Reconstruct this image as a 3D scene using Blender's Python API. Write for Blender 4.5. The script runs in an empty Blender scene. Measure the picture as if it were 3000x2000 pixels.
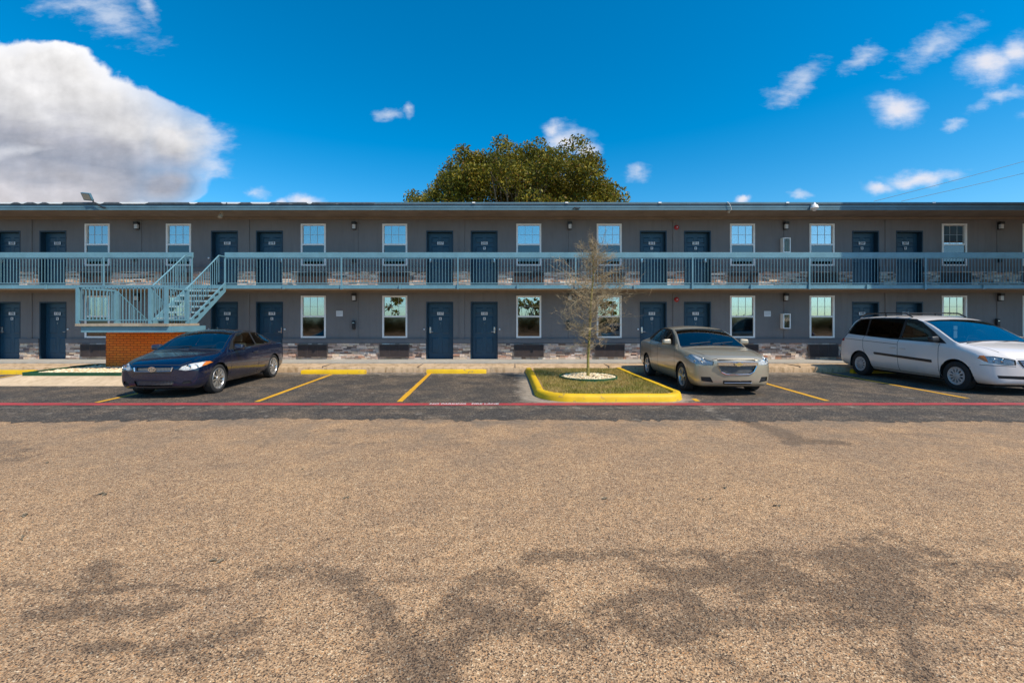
import bpy, bmesh, math, random
import numpy as np
from mathutils import Vector, Matrix
R = math.radians
random.seed(7); np.random.seed(7)
scene = bpy.context.scene
col = scene.collection

# ------------------------------------------------------------------ camera
FPX, CX, HY, EYE = 1290.0, 1500.0, 935.0, 1.69      # focal length, centre, horizon of the 3000 px wide photo; eye height
cd = bpy.data.cameras.new('camera'); cam = bpy.data.objects.new('camera', cd); col.objects.link(cam)
cd.sensor_width = 36; cd.lens = FPX/3000*36; cd.shift_y = -65/3000
cd.clip_start = 0.05; cd.clip_end = 2000
cam.location = (0, 0, EYE); cam.rotation_euler = (R(90), 0, 0)
scene.camera = cam

# ------------------------------------------------------------------ sun
SD = Vector((0.65, -0.49, 1.0)).normalized()
sl = bpy.data.lights.new('sun', 'SUN'); so = bpy.data.objects.new('sun', sl); col.objects.link(so)
sl.energy = 3.6; sl.angle = R(0.5); sl.color = (1.0, 0.91, 0.76)
so.rotation_euler = SD.to_track_quat('Z', 'Y').to_euler()
so.location = (10, -10, 30)
scene.view_settings.view_transform = 'Standard'; scene.view_settings.look = 'None'
scene.view_settings.exposure = 0.46; scene.view_settings.gamma = 1

# ------------------------------------------------------------------ node helpers
class NT:
    def __init__(s, nt): s.nt = nt; s.n = nt.nodes; s.l = nt.links
    def new(s, t, **kw):
        n = s.n.new(t)
        for k, v in kw.items(): setattr(n, k, v)
        return n
    def link(s, a, b): s.l.new(a, b)
    def inp(s, sock, v):
        if v is None: return
        if isinstance(v, bpy.types.NodeSocket): s.l.new(v, sock)
        else: sock.default_value = v
    def math(s, op, a, b=None, c=None, clamp=False):
        n = s.new('ShaderNodeMath', operation=op, use_clamp=clamp)
        s.inp(n.inputs[0], a); s.inp(n.inputs[1], b); s.inp(n.inputs[2], c)
        return n.outputs[0]
    def mix(s, f, a, b, blend='MIX'):
        n = s.new('ShaderNodeMix', data_type='RGBA', blend_type=blend)
        s.inp(n.inputs[0], f); s.inp(n.inputs[6], a); s.inp(n.inputs[7], b)
        return n.outputs[2]
    def noise(s, vec, scale, detail=3, rough=0.55, dist=0.0):
        n = s.new('ShaderNodeTexNoise'); n.inputs['Scale'].default_value = scale
        n.inputs['Detail'].default_value = detail; n.inputs['Roughness'].default_value = rough
        n.inputs['Distortion'].default_value = dist
        if vec is not None: s.link(vec, n.inputs['Vector'])
        return n.outputs['Fac']
    def ramp(s, f, stops, interp='LINEAR'):
        n = s.new('ShaderNodeValToRGB'); cr = n.color_ramp; cr.interpolation = interp
        while len(cr.elements) < len(stops): cr.elements.new(0.5)
        for e, (p, c) in zip(cr.elements, stops):
            e.position = p; e.color = c if len(c) == 4 else (*c, 1)
        s.link(f, n.inputs[0]); return n.outputs[0]
    def rng(s, f, a, b, c=0.0, d=1.0, smooth=False):
        n = s.new('ShaderNodeMapRange'); n.clamp = True
        if smooth: n.interpolation_type = 'SMOOTHSTEP'
        s.inp(n.inputs[0], f)
        for i, v in zip((1, 2, 3, 4), (a, b, c, d)): n.inputs[i].default_value = v
        return n.outputs[0]
    def mapping(s, vec, loc=(0, 0, 0), scale=(1, 1, 1), rot=(0, 0, 0)):
        n = s.new('ShaderNodeMapping'); s.link(vec, n.inputs[0])
        n.inputs[1].default_value = loc; n.inputs[2].default_value = rot; n.inputs[3].default_value = scale
        return n.outputs[0]
    def bump(s, h, strength, dist=0.01):
        n = s.new('ShaderNodeBump'); n.inputs['Strength'].default_value = strength
        n.inputs['Distance'].default_value = dist; s.link(h, n.inputs['Height']); return n.outputs[0]

def c4(c): return (*c, 1.0) if len(c) == 3 else c
def newmat(name):
    m = bpy.data.materials.new(name); m.use_nodes = True
    t = NT(m.node_tree); b = t.n['Principled BSDF']
    return m, t, b
def objco(t):
    return t.new('ShaderNodeTexCoord').outputs['Object']
def worldco(t):
    return t.new('ShaderNodeNewGeometry').outputs['Position']
def pm(name, base, rough=0.6, metal=0.0, var=0.12, scale=4.0, bump=0.0, bscale=60, coat=0.0, tint=None, world=True, spec=None):
    """painted / plain surface with soft mottling and slight relief"""
    m, t, b = newmat(name)
    v = worldco(t) if world else objco(t)
    n = t.noise(v, scale, 5, 0.6)
    lo = tuple(max(0, x*(1-var)) for x in base); hi = tuple(min(1, x*(1+var)) for x in base)
    if tint: hi = tint
    b.inputs['Base Color'].default_value = c4(base)
    t.link(t.ramp(n, [(0.3, lo), (0.7, hi)]), b.inputs['Base Color'])
    b.inputs['Roughness'].default_value = rough; b.inputs['Metallic'].default_value = metal
    b.inputs['Coat Weight'].default_value = coat; b.inputs['Coat Roughness'].default_value = 0.03
    if spec is not None: b.inputs['Specular IOR Level'].default_value = spec
    if bump > 0:
        t.link(t.bump(t.noise(v, bscale, 4), bump), b.inputs['Normal'])
    return m

# ------------------------------------------------------------------ world: sky with clouds
w = bpy.data.worlds.new('World'); scene.world = w; w.use_nodes = True
t = NT(w.node_tree); bg = t.n['Background']
sky = t.new('ShaderNodeTexSky', sky_type='NISHITA'); sky.sun_disc = False
sky.sun_elevation = math.asin(SD.z); sky.sun_rotation = math.atan2(SD.x, SD.y)
sky.air_density = 1.0; sky.dust_density = 0.4; sky.ozone_density = 2.0; sky.altitude = 100
gen = t.new('ShaderNodeTexCoord').outputs['Generated']
sep = t.new('ShaderNodeSeparateXYZ'); t.link(gen, sep.inputs[0])
ay = t.math('MAXIMUM', t.math('ABSOLUTE', sep.outputs[1]), 0.08)
U = t.math('DIVIDE', sep.outputs[0], ay); V = t.math('DIVIDE', sep.outputs[2], ay)
comb = t.new('ShaderNodeCombineXYZ'); t.link(U, comb.inputs[0]); t.link(V, comb.inputs[1])
uv = comb.outputs[0]
def warp(uv, scale, amp, detail=4, seedz=0.0):
    n = t.new('ShaderNodeTexNoise'); n.inputs['Scale'].default_value = scale; n.inputs['Detail'].default_value = detail
    n.inputs['Roughness'].default_value = 0.6
    t.link(t.mapping(uv, (0, 0, seedz)), n.inputs['Vector'])
    s1 = t.new('ShaderNodeVectorMath', operation='SUBTRACT'); t.link(n.outputs['Color'], s1.inputs[0]); s1.inputs[1].default_value = (0.5, 0.5, 0.5)
    s2 = t.new('ShaderNodeVectorMath', operation='SCALE'); t.link(s1.outputs[0], s2.inputs[0]); s2.inputs['Scale'].default_value = amp
    s3 = t.new('ShaderNodeVectorMath', operation='ADD'); t.link(uv, s3.inputs[0]); t.link(s2.outputs[0], s3.inputs[1])
    s4 = t.new('ShaderNodeVectorMath', operation='MULTIPLY'); t.link(s3.outputs[0], s4.inputs[0]); s4.inputs[1].default_value = (1, 1, 0)
    return s4.outputs[0]
def blobs(vec, items):
    """soft union of turned ellipses given as (azimuth tangent, elevation tangent, half sizes, turn)"""
    acc = None
    for (x, y, rx, ry, a) in items:
        m = t.new('ShaderNodeMapping', vector_type='TEXTURE'); t.link(vec, m.inputs[0])
        m.inputs[1].default_value = (x, y, 0); m.inputs[2].default_value = (0, 0, R(a)); m.inputs[3].default_value = (rx, ry, 1)
        ln = t.new('ShaderNodeVectorMath', operation='LENGTH'); t.link(m.outputs[0], ln.inputs[0])
        d = t.math('SUBTRACT', 1.0, ln.outputs['Value'])
        acc = d if acc is None else t.math('SMOOTH_MAX', acc, d, 0.12)
    return acc
def sp(px, py, rx, ry, a=0):     # 2352-px-wide reading of the photo -> sky direction tangents
    return ((px-1176)/1011.4, (733-py)/1011.4, rx/1011.4, ry/1011.4, a)
wv = warp(uv, 6.0, 0.050, 5)
fb = t.noise(t.mapping(uv, (3, 1, 5)), 9.0, 6, 0.52)
fine = t.noise(t.mapping(uv, (8, 3, 1), (0.75, 2.0, 1), (0, 0, R(-32))), 20.0, 9, 0.64)
fbo = t.noise(t.mapping(uv, (3.012, 1.020, 5)), 9.0, 6, 0.52)      # the same noise a little towards the sun: gives the billows relief
fb2 = t.noise(t.mapping(uv, (1, 7, 2), (0.8, 2.4, 1), (0, 0, R(8))), 5.0, 7, 0.58)
big = blobs(wv, [sp(60, 240, 250, 150, 0), sp(250, 300, 215, 125, -14), sp(390, 330, 125, 105, -20), sp(120, 160, 105, 72, 0),
                 sp(-120, 250, 260, 170), sp(-420, 300, 260, 190), sp(180, 400, 300, 75, -4), sp(380, 420, 100, 62, 0), sp(80, 440, 330, 70)])
small = blobs(warp(uv, 8.0, 0.075, 7, 2.0), [sp(1300, 322, 72, 44, -8), sp(1278, 300, 36, 26), sp(1345, 345, 44, 30), sp(700, 462, 42, 22), sp(650, 468, 30, 14),
                   sp(2270, 150, 85, 58, 12), sp(2335, 120, 60, 48, 20), sp(2065, 250, 82, 44, -6), sp(2110, 412, 118, 28, 7),
                   sp(2020, 435, 52, 22), sp(1712, 462, 26, 14), sp(2480, 250, 120, 80), sp(2620, 120, 120, 60)])
wsp = warp(uv, 7.0, 0.09, 6, 4.0)
wisp = blobs(wsp, [sp(1835, 185, 88, 40, 48), sp(1800, 220, 50, 30, 10), sp(1985, 130, 58, 26, 24), sp(2150, 110, 125, 36, 28), sp(1468, 405, 30, 22),
                   sp(250, 40, 120, 50, -30), sp(190, 10, 130, 34), sp(590, 438, 30, 16), sp(890, 265, 40, 16), sp(940, 250, 14, 26, -10),
                   sp(2300, 235, 95, 20, 24), sp(1840, 440, 40, 10), sp(2190, 288, 36, 16), sp(335, 25, 24, 50, 20), sp(470, 330, 70, 60), sp(500, 385, 55, 35)])
fbs = t.math('SUBTRACT', fb, 0.5); fns = t.math('SUBTRACT', fine, 0.5)
rel = t.math('SUBTRACT', fb, fbo)
dbig = t.math('ADD', t.math('ADD', big, t.math('MULTIPLY', fbs, 0.55)), t.math('MULTIPLY', fns, 0.13))
dsm = t.math('ADD', t.math('ADD', small, t.math('MULTIPLY', fbs, 0.9)), t.math('MULTIPLY', fns, 1.0))
dws = t.math('ADD', t.math('ADD', wisp, t.math('MULTIPLY', fbs, 1.0)), t.math('MULTIPLY', fns, 2.0))
right = t.rng(U, -0.9, -0.62)          # the cumulus frays out at its right-hand end
abig = t.math('MULTIPLY', t.rng(dbig, 0.0, 0.12, smooth=True), 1.0)
abig = t.math('MULTIPLY', abig, t.math('SUBTRACT', 1.0, t.math('MULTIPLY', right, t.rng(dbig, 0.75, 0.15))))
asm = t.math('MULTIPLY', t.rng(dsm, -0.05, 0.95, smooth=True), 0.92)
aws = t.math('MULTIPLY', t.rng(dws, -0.1, 1.35, smooth=True), 0.66)
# shading of the big cumulus: bright on its shoulder, blue grey towards its flat base, with a lit lower bank
lift = t.math('ADD', V, t.math('MULTIPLY', U, 0.20))
lift = t.math('ADD', lift, t.math('MULTIPLY', t.math('SUBTRACT', fb2, 0.5), 0.20))
lift = t.math('ADD', lift, t.math('MULTIPLY', fbs, 0.03))
cb = t.ramp(t.rng(lift, -0.05, 0.50), [(0.0, (0.54, 0.50, 0.50)), (0.20, (0.46, 0.45, 0.48)), (0.29, (0.34, 0.35, 0.40)), (0.37, (0.25, 0.275, 0.34)), (0.46, (0.34, 0.35, 0.40)), (0.56, (0.50, 0.50, 0.52)), (0.75, (0.64, 0.63, 0.63)), (1.0, (0.76, 0.76, 0.77))])
shv = t.new('ShaderNodeVectorMath', operation='SCALE'); t.link(cb, shv.inputs[0]); t.link(t.math('ADD', 1.0, t.math('MULTIPLY', rel, 0.9)), shv.inputs['Scale'])
edge = t.rng(dbig, 0.02, 0.34)
cb = t.mix(edge, (0.70, 0.71, 0.75, 1), shv.outputs[0])
csm = t.mix(t.rng(dsm, 0.2, 1.2), (0.48, 0.56, 0.70, 1), (0.66, 0.63, 0.65, 1))
skyc = t.new('ShaderNodeHueSaturation'); skyc.inputs['Saturation'].default_value = 1.55; skyc.inputs['Hue'].default_value = 0.492
SKYS = 0.128
t.link(sky.outputs[0], skyc.inputs['Color'])
skm = t.new('ShaderNodeVectorMath', operation='SCALE'); t.link(skyc.outputs[0], skm.inputs[0]); skm.inputs['Scale'].default_value = SKYS
hz = t.mix(t.rng(sep.outputs[2], 0.0, 0.22, smooth=True), t.mix(1.0, skm.outputs[0], (0.52, 0.86, 1.22, 1), 'MULTIPLY'), skm.outputs[0])
c = t.mix(aws, hz, (0.56, 0.60, 0.68, 1))
c = t.mix(asm, c, csm)
c = t.mix(abig, c, cb)
up = t.rng(sep.outputs[2], -0.01, 0.01)
c = t.mix(up, hz, c)
t.link(c, bg.inputs[0]); bg.inputs[1].default_value = 1.0
# the clouds are given in final brightness, so the sky colour is scaled by 0.1 just above instead of in the Background

# ------------------------------------------------------------------ object helpers
def link(o, parent=None):
    col.objects.link(o)
    if parent is not None: o.parent = parent
    return o
def tag(o, label=None, cat=None, group=None, kind=None):
    if label: o['label'] = label
    if cat: o['category'] = cat
    if group: o['group'] = group
    if kind: o['kind'] = kind
    return o
def empty(name, loc=(0, 0, 0), rz=0.0, parent=None):
    o = bpy.data.objects.new(name, None); o.empty_display_size = 0.2
    o.location = loc; o.rotation_euler = (0, 0, rz); return link(o, parent)
class MB:
    def __init__(s): s.v = []; s.f = []; s.m = []
    def add(s, vs, fs, mi=0):
        k = len(s.v); s.v += [tuple(p) for p in vs]; s.f += [tuple(i+k for i in f) for f in fs]; s.m += [mi]*len(fs); return s
    def box(s, x0, x1, y0, y1, z0, z1, mi=0):
        return s.add([(x0,y0,z0),(x1,y0,z0),(x1,y1,z0),(x0,y1,z0),(x0,y0,z1),(x1,y0,z1),(x1,y1,z1),(x0,y1,z1)],
                     [(0,3,2,1),(4,5,6,7),(0,1,5,4),(1,2,6,5),(2,3,7,6),(3,0,4,7)], mi)
    def cbox(s, x0, x1, y0, y1, z0, z1, c=0.01, mi=0):
        """box with bevelled edges"""
        vs = []; xs = (x0, x1); ys = (y0, y1); zs = (z0, z1)
        b = bmesh.new()
        bmesh.ops.create_cube(b, size=1)
        for v in b.verts: v.co = (xs[v.co.x > 0], ys[v.co.y > 0], zs[v.co.z > 0])
        bmesh.ops.bevel(b, geom=b.edges[:], offset=c, segments=2, affect='EDGES', profile=0.6)
        s.bm(b, mi); b.free(); return s
    def bm(s, b, mi=0):
        b.verts.ensure_lookup_table(); b.verts.index_update()
        return s.add([v.co[:] for v in b.verts], [[v.index for v in f.verts] for f in b.faces], mi)
    def tube(s, p, q, r0, r1=None, n=8, cap=True, mi=0):
        p = Vector(p); q = Vector(q); r1 = r0 if r1 is None else r1
        d = (q-p); 
        if d.length < 1e-6: return s
        d.normalize(); a = d.orthogonal().normalized(); b = d.cross(a)
        vs = []
        for (c, r) in ((p, r0), (q, r1)):
            for i in range(n):
                an = 2*math.pi*i/n; vs.append(c + a*(r*math.cos(an)) + b*(r*math.sin(an)))
        fs = [(i, (i+1) % n, n+(i+1) % n, n+i) for i in range(n)]
        if cap: fs += [tuple(range(n))[::-1], tuple(range(n, 2*n))]
        return s.add(vs, fs, mi)
    def path(s, pts, r, n=6, mi=0):
        for a, b in zip(pts[:-1], pts[1:]): s.tube(a, b, r, r, n, True, mi)
        return s
    def bar(s, p, q, wx, h, mi=0):
        """rectangular bar from p to q: wx wide across X, h high"""
        p = Vector(p); q = Vector(q); d = (q-p).normalized(); a = Vector((1, 0, 0)); b = d.cross(a).normalized()
        vs = []
        for c_ in (p, q):
            for (i, j) in ((-1,-1),(1,-1),(1,1),(-1,1)): vs.append(c_ + a*(wx/2*i) + b*(h/2*j))
        return s.add(vs, [(0,3,2,1),(4,5,6,7),(0,1,5,4),(1,2,6,5),(2,3,7,6),(3,0,4,7)], mi)
    def lathe(s, prof, axis='X', n=24, c=(0,0,0), mi=0, closed=False):
        """profile of (along, radius) round an axis"""
        k = len(prof); vs = []
        for i in range(n):
            a = 2*math.pi*i/n
            for (u, r) in prof:
                if axis == 'X': vs.append((c[0]+u, c[1]+r*math.cos(a), c[2]+r*math.sin(a)))
                elif axis == 'Y': vs.append((c[0]+r*math.cos(a), c[1]+u, c[2]+r*math.sin(a)))
                else: vs.append((c[0]+r*math.cos(a), c[1]+r*math.sin(a), c[2]+u))
        fs = []
        for i in range(n):
            j = (i+1) % n
            for q in range(k-1 + (1 if closed else 0)):
                fs.append((i*k+q, i*k+(q+1) % k, j*k+(q+1) % k, j*k+q))
        return s.add(vs, fs, mi)
    def sphere(s, c, r, sub=2, sc=(1,1,1), mi=0):
        b = bmesh.new(); bmesh.ops.create_icosphere(b, subdivisions=sub, radius=1)
        for v in b.verts: v.co = (c[0]+v.co.x*r*sc[0], c[1]+v.co.y*r*sc[1], c[2]+v.co.z*r*sc[2])
        s.bm(b, mi); b.free(); return s
    def build(s, name, mats, parent=None, smooth=False, loc=None):
        me = bpy.data.meshes.new(name); me.from_pydata(s.v, [], s.f)
        if not isinstance(mats, (list, tuple)): mats = [mats]
        for m in mats: me.materials.append(m)
        if len(mats) > 1: me.polygons.foreach_set('material_index', s.m)
        b = bmesh.new(); b.from_mesh(me); bmesh.ops.recalc_face_normals(b, faces=b.faces); b.to_mesh(me); b.free()
        if smooth:
            me.polygons.foreach_set('use_smooth', [True]*len(me.polygons))
            if smooth != True: me.set_sharp_from_angle(angle=R(smooth))
        me.update()
        o = bpy.data.objects.new(name, me)
        if loc: o.location = loc
        return link(o, parent)
def npmesh(name, verts, quads, mat, parent=None, smooth=False, fs=4):
    me = bpy.data.meshes.new(name); nv = len(verts); nf = len(quads)
    me.vertices.add(nv); me.vertices.foreach_set('co', verts.astype(np.float32).ravel())
    me.loops.add(nf*fs); me.loops.foreach_set('vertex_index', quads.astype(np.int32).ravel())
    me.polygons.add(nf); me.polygons.foreach_set('loop_start', np.arange(0, nf*fs, fs, dtype=np.int32))
    me.polygons.foreach_set('loop_total', np.full(nf, fs, dtype=np.int32))
    if smooth: me.polygons.foreach_set('use_smooth', np.ones(nf, dtype=bool))
    me.materials.append(mat); me.update(); me.validate()
    return link(bpy.data.objects.new(name, me), parent)
_txt = {}
def text_mesh(name, s, size, mat, parent, loc, rot=(R(90), 0, 0), sx=1.0, ext=0.003, bold=0.0):
    key = (s, size, ext, bold)
    if key not in _txt:
        cu = bpy.data.curves.new('txt', 'FONT'); cu.body = s; cu.size = size; cu.align_x = 'CENTER'; cu.align_y = 'CENTER'; cu.extrude = ext; cu.offset = bold
        ob = bpy.data.objects.new('txt', cu); col.objects.link(ob)
        dg = bpy.context.evaluated_depsgraph_get(); me = bpy.data.meshes.new_from_object(ob.evaluated_get(dg))
        bpy.data.objects.remove(ob); _txt[key] = me
    me = _txt[key]
    if not me.materials: me.materials.append(mat)
    o = bpy.data.objects.new(name, me); link(o, parent); o.location = loc; o.rotation_euler = rot; o.scale = (sx, 1, 1)
    return o
def gx(px, D): return (px-CX)*D/FPX
def gz(py, D): return EYE-(py-HY)*D/FPX
S = 3000/2352.0

# ------------------------------------------------------------------ materials
def ground_mat():
    m, t, b = newmat('aggregate'); p = worldco(t)
    p2 = t.mapping(p, scale=(1, 1, 0))
    vo = t.new('ShaderNodeTexVoronoi'); vo.inputs['Scale'].default_value = 150; t.link(p2, vo.inputs['Vector'])
    sepc = t.new('ShaderNodeSeparateColor'); t.link(vo.outputs['Color'], sepc.inputs[0])
    peb = t.ramp(sepc.outputs[0], [(0.0, (0.045, 0.032, 0.025)), (0.15, (0.13, 0.088, 0.060)), (0.34, (0.32, 0.198, 0.112)), (0.60, (0.49, 0.312, 0.176)), (0.82, (0.66, 0.44, 0.262)), (0.93, (0.56, 0.275, 0.11)), (1.0, (0.86, 0.71, 0.49))])
    n1 = t.noise(p2, 0.55, 5, 0.6); n2 = t.noise(p2, 3.2, 5, 0.65); n4 = t.noise(p2, 30, 4, 0.7)
    tone = t.math('ADD', t.math('MULTIPLY', n1, 0.5), t.math('MULTIPLY', n2, 0.5))
    c = t.mix(t.rng(tone, 0.38, 0.62), t.mix(1.0, peb, (0.80, 0.80, 0.83, 1), 'MULTIPLY'), t.mix(1.0, peb, (1.10, 1.07, 1.02, 1), 'MULTIPLY'))
    n5 = t.noise(p2, 14, 4, 0.75); c = t.mix(t.rng(n5, 0.30, 0.70), t.mix(1.0, c, (0.74, 0.72, 0.70, 1), 'MULTIPLY'), t.mix(1.0, c, (1.22, 1.22, 1.18, 1), 'MULTIPLY'))
    # far part of the lane carries a browner, flatter film of dirt
    at = t.new('ShaderNodeAttribute'); at.attribute_name = 'stain'
    f = t.math('ADD', at.outputs['Fac'], t.math('MULTIPLY', t.math('SUBTRACT', t.noise(p2, 2.6, 7, 0.75), 0.5), 1.9))
    f = t.math('ADD', f, t.math('MULTIPLY', t.math('SUBTRACT', t.noise(t.mapping(p2, (5, 2, 0)), 9, 5, 0.7), 0.5), 0.9))
    f = t.math('ADD', f, t.math('MULTIPLY', t.math('SUBTRACT', n4, 0.5), 1.7))
    st = t.rng(f, 0.33, 0.92, smooth=True)
    dark = t.mix(1.0, peb, (0.30, 0.31, 0.345, 1), 'MULTIPLY')
    c = t.mix(t.math('MULTIPLY', st, 0.74), c, dark)
    at2 = t.new('ShaderNodeAttribute'); at2.attribute_name = 'dust'
    f2 = t.math('MULTIPLY', at2.outputs['Fac'], t.rng(t.noise(p2, 1.3, 6, 0.7), 0.40, 0.60))
    c = t.mix(t.math('MULTIPLY', f2, 0.62), c, t.mix(t.rng(n5, 0.35, 0.65), (0.14, 0.105, 0.075, 1), (0.27, 0.20, 0.14, 1)))
    wh = t.rng(t.noise(t.mapping(p2, (9, 3, 0), (1, 1.0, 1)), 1.9, 7, 0.75), 0.68, 0.76)
    c = t.mix(t.math('MULTIPLY', wh, 0.35), c, (0.62, 0.58, 0.52, 1))
    t.link(c, b.inputs['Base Color']); b.inputs['Roughness'].default_value = 0.92
    b.inputs['Specular IOR Level'].default_value = 0.25
    t.link(t.bump(vo.outputs['Distance'], 0.5, 0.006), b.inputs['Normal'])
    return m
def bay_mat():
    m, t, b = newmat('bay_asphalt'); p = worldco(t); p2 = t.mapping(p, scale=(1, 1, 0))
    vo = t.new('ShaderNodeTexVoronoi'); vo.inputs['Scale'].default_value = 60; t.link(p2, vo.inputs['Vector'])
    sepc = t.new('ShaderNodeSeparateColor'); t.link(vo.outputs['Color'], sepc.inputs[0])
    c = t.ramp(sepc.outputs[0], [(0, (0.032, 0.027, 0.023)), (0.5, (0.058, 0.049, 0.041)), (0.85, (0.092, 0.077, 0.063)), (1, (0.19, 0.155, 0.12))])
    n = t.noise(p2, 1.1, 6, 0.65); n2 = t.noise(t.mapping(p2, (4, 4, 0)), 4.5, 7, 0.72)
    c = t.mix(t.rng(n, 0.44, 0.66), c, t.mix(1.0, c, (2.1, 1.85, 1.55, 1), 'MULTIPLY'))
    n3 = t.noise(t.mapping(p2, (1, 9, 0), (0.8, 1.0, 1)), 14, 6, 0.75)
    c = t.mix(t.math('MULTIPLY', t.rng(n2, 0.58, 0.68), 0.55), c, (0.36, 0.31, 0.25, 1))
    c = t.mix(t.math('MULTIPLY', t.rng(n3, 0.64, 0.70), 0.65), c, (0.55, 0.50, 0.44, 1))
    at = t.new('ShaderNodeAttribute'); at.attribute_name = 'dirt'
    f = t.math('MULTIPLY', t.rng(t.math('ADD', at.outputs['Fac'], t.math('MULTIPLY', t.math('SUBTRACT', n2, 0.5), 1.6)), 0.35, 0.85), 0.72)
    c = t.mix(f, c, t.mix(t.noise(p2, 9, 5), (0.24, 0.175, 0.115, 1), (0.56, 0.48, 0.38, 1)))
    t.link(c, b.inputs['Base Color']); b.inputs['Roughness'].default_value = 0.85; b.inputs['Specular IOR Level'].default_value = 0.3
    t.link(t.bump(vo.outputs['Distance'], 0.5, 0.006), b.inputs['Normal']); return m
def worn_paint(name, base, under, thr=0.60, scale=7, dirt=0.25):
    m, t, b = newmat(name); p = worldco(t)
    n = t.noise(p, scale, 7, 0.72); n2 = t.noise(p, 2.0, 4)
    c = t.mix(t.rng(n2, 0.3, 0.7), tuple(x*(1-dirt) for x in base)+(1,), c4(base))
    c = t.mix(t.rng(n, thr, thr+0.08), c, c4(under))
    t.link(c, b.inputs['Base Color']); b.inputs['Roughness'].default_value = 0.6
    t.link(t.bump(t.noise(p, 90, 3), 0.25), b.inputs['Normal']); return m
def concrete(name, base, dirtc, amt=0.6, scale=2.2):
    m, t, b = newmat(name); p = worldco(t)
    n = t.noise(p, scale, 8, 0.7); n2 = t.noise(t.mapping(p, scale=(1, 1, 0.3)), 7, 6, 0.7)
    c = t.mix(t.rng(n, 0.3, 0.7), tuple(x*0.8 for x in base)+(1,), tuple(min(1, x*1.12) for x in base)+(1,))
    c = t.mix(t.math('MULTIPLY', t.rng(n2, 0.47, 0.68), amt), c, c4(dirtc))
    t.link(c, b.inputs['Base Color']); b.inputs['Roughness'].default_value = 0.9; b.inputs['Specular IOR Level'].default_value = 0.25
    t.link(t.bump(t.noise(p, 70, 4), 0.3), b.inputs['Normal']); return m
def island_mat(name, stops, rough=0.85, bumps=0.0, bscale=40, mult=None):
    """colour picked per loose piece (stone, leaf, blade)"""
    m, t, b = newmat(name); g = t.new('ShaderNodeNewGeometry')
    c = t.ramp(g.outputs['Random Per Island'], stops)
    if mult:
        n = t.noise(g.outputs['Position'], mult[0], 5, 0.6)
        c = t.mix(t.rng(n, 0.35, 0.65), c, t.mix(1.0, c, c4(mult[1]), 'MULTIPLY'))
    t.link(c, b.inputs['Base Color']); b.inputs['Roughness'].default_value = rough; b.inputs['Specular IOR Level'].default_value = 0.3
    if bumps: t.link(t.bump(t.noise(g.outputs['Position'], bscale, 4), bumps), b.inputs['Normal'])
    return m
def leaf_mat(name, stops, mult):
    m = island_mat(name, stops, 0.6, mult=mult); t = NT(m.node_tree); b = t.n['Principled BSDF']
    tr = t.new('ShaderNodeBsdfTranslucent'); src = b.inputs['Base Color'].links[0].from_socket; t.link(src, tr.inputs[0])
    mx = t.new('ShaderNodeMixShader'); mx.inputs[0].default_value = 0.25
    t.link(b.outputs[0], mx.inputs[1]); t.link(tr.outputs[0], mx.inputs[2]); t.link(mx.outputs[0], t.n['Material Output'].inputs[0]); return m
def glass(name, tint, refl, rough=0.0, ior=1.5, gloss=(1,1,1)):
    m, t, b = newmat(name); t.n.remove(b)
    tr = t.new('ShaderNodeBsdfTransparent'); tr.inputs[0].default_value = c4(tint)
    gl = t.new('ShaderNodeBsdfGlossy'); gl.inputs['Roughness'].default_value = rough; gl.inputs[0].default_value = c4(gloss)
    fr = t.new('ShaderNodeFresnel'); fr.inputs[0].default_value = ior
    f = t.math('ADD', t.math('MULTIPLY', fr.outputs[0], 1.0-refl), refl, clamp=True)
    mx = t.new('ShaderNodeMixShader'); t.link(f, mx.inputs[0]); t.link(tr.outputs[0], mx.inputs[1]); t.link(gl.outputs[0], mx.inputs[2])
    t.link(mx.outputs[0], t.n['Material Output'].inputs[0]); return m
def brick_mat():
    m, t, b = newmat('orange_brick'); p = worldco(t)
    s_ = t.new('ShaderNodeSeparateXYZ'); t.link(p, s_.inputs[0])
    cb_ = t.new('ShaderNodeCombineXYZ'); t.link(t.math('ADD', s_.outputs[0], s_.outputs[1]), cb_.inputs[0]); t.link(s_.outputs[2], cb_.inputs[1])
    br = t.new('ShaderNodeTexBrick'); t.link(cb_.outputs[0], br.inputs['Vector'])
    br.inputs['Scale'].default_value = 1.0; br.inputs['Brick Width'].default_value = 0.21; br.inputs['Row Height'].default_value = 0.073
    br.inputs['Mortar Size'].default_value = 0.009; br.inputs['Color1'].default_value = (0.92, 0.19, 0.014, 1); br.inputs['Color2'].default_value = (0.98, 0.26, 0.020, 1)
    br.inputs['Mortar'].default_value = (0.42, 0.075, 0.012, 1); br.inputs['Bias'].default_value = 0.0
    c = t.mix(t.math('MULTIPLY', t.rng(t.noise(p, 6, 6, 0.7), 0.45, 0.7), 0.3), br.outputs['Color'], (0.50, 0.11, 0.02, 1))
    t.link(c, b.inputs['Base Color']); b.inputs['Roughness'].default_value = 0.85
    inv = t.math('SUBTRACT', 1.0, br.outputs['Fac']); t.link(t.bump(inv, 0.8, 0.006), b.inputs['Normal']); return m
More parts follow.
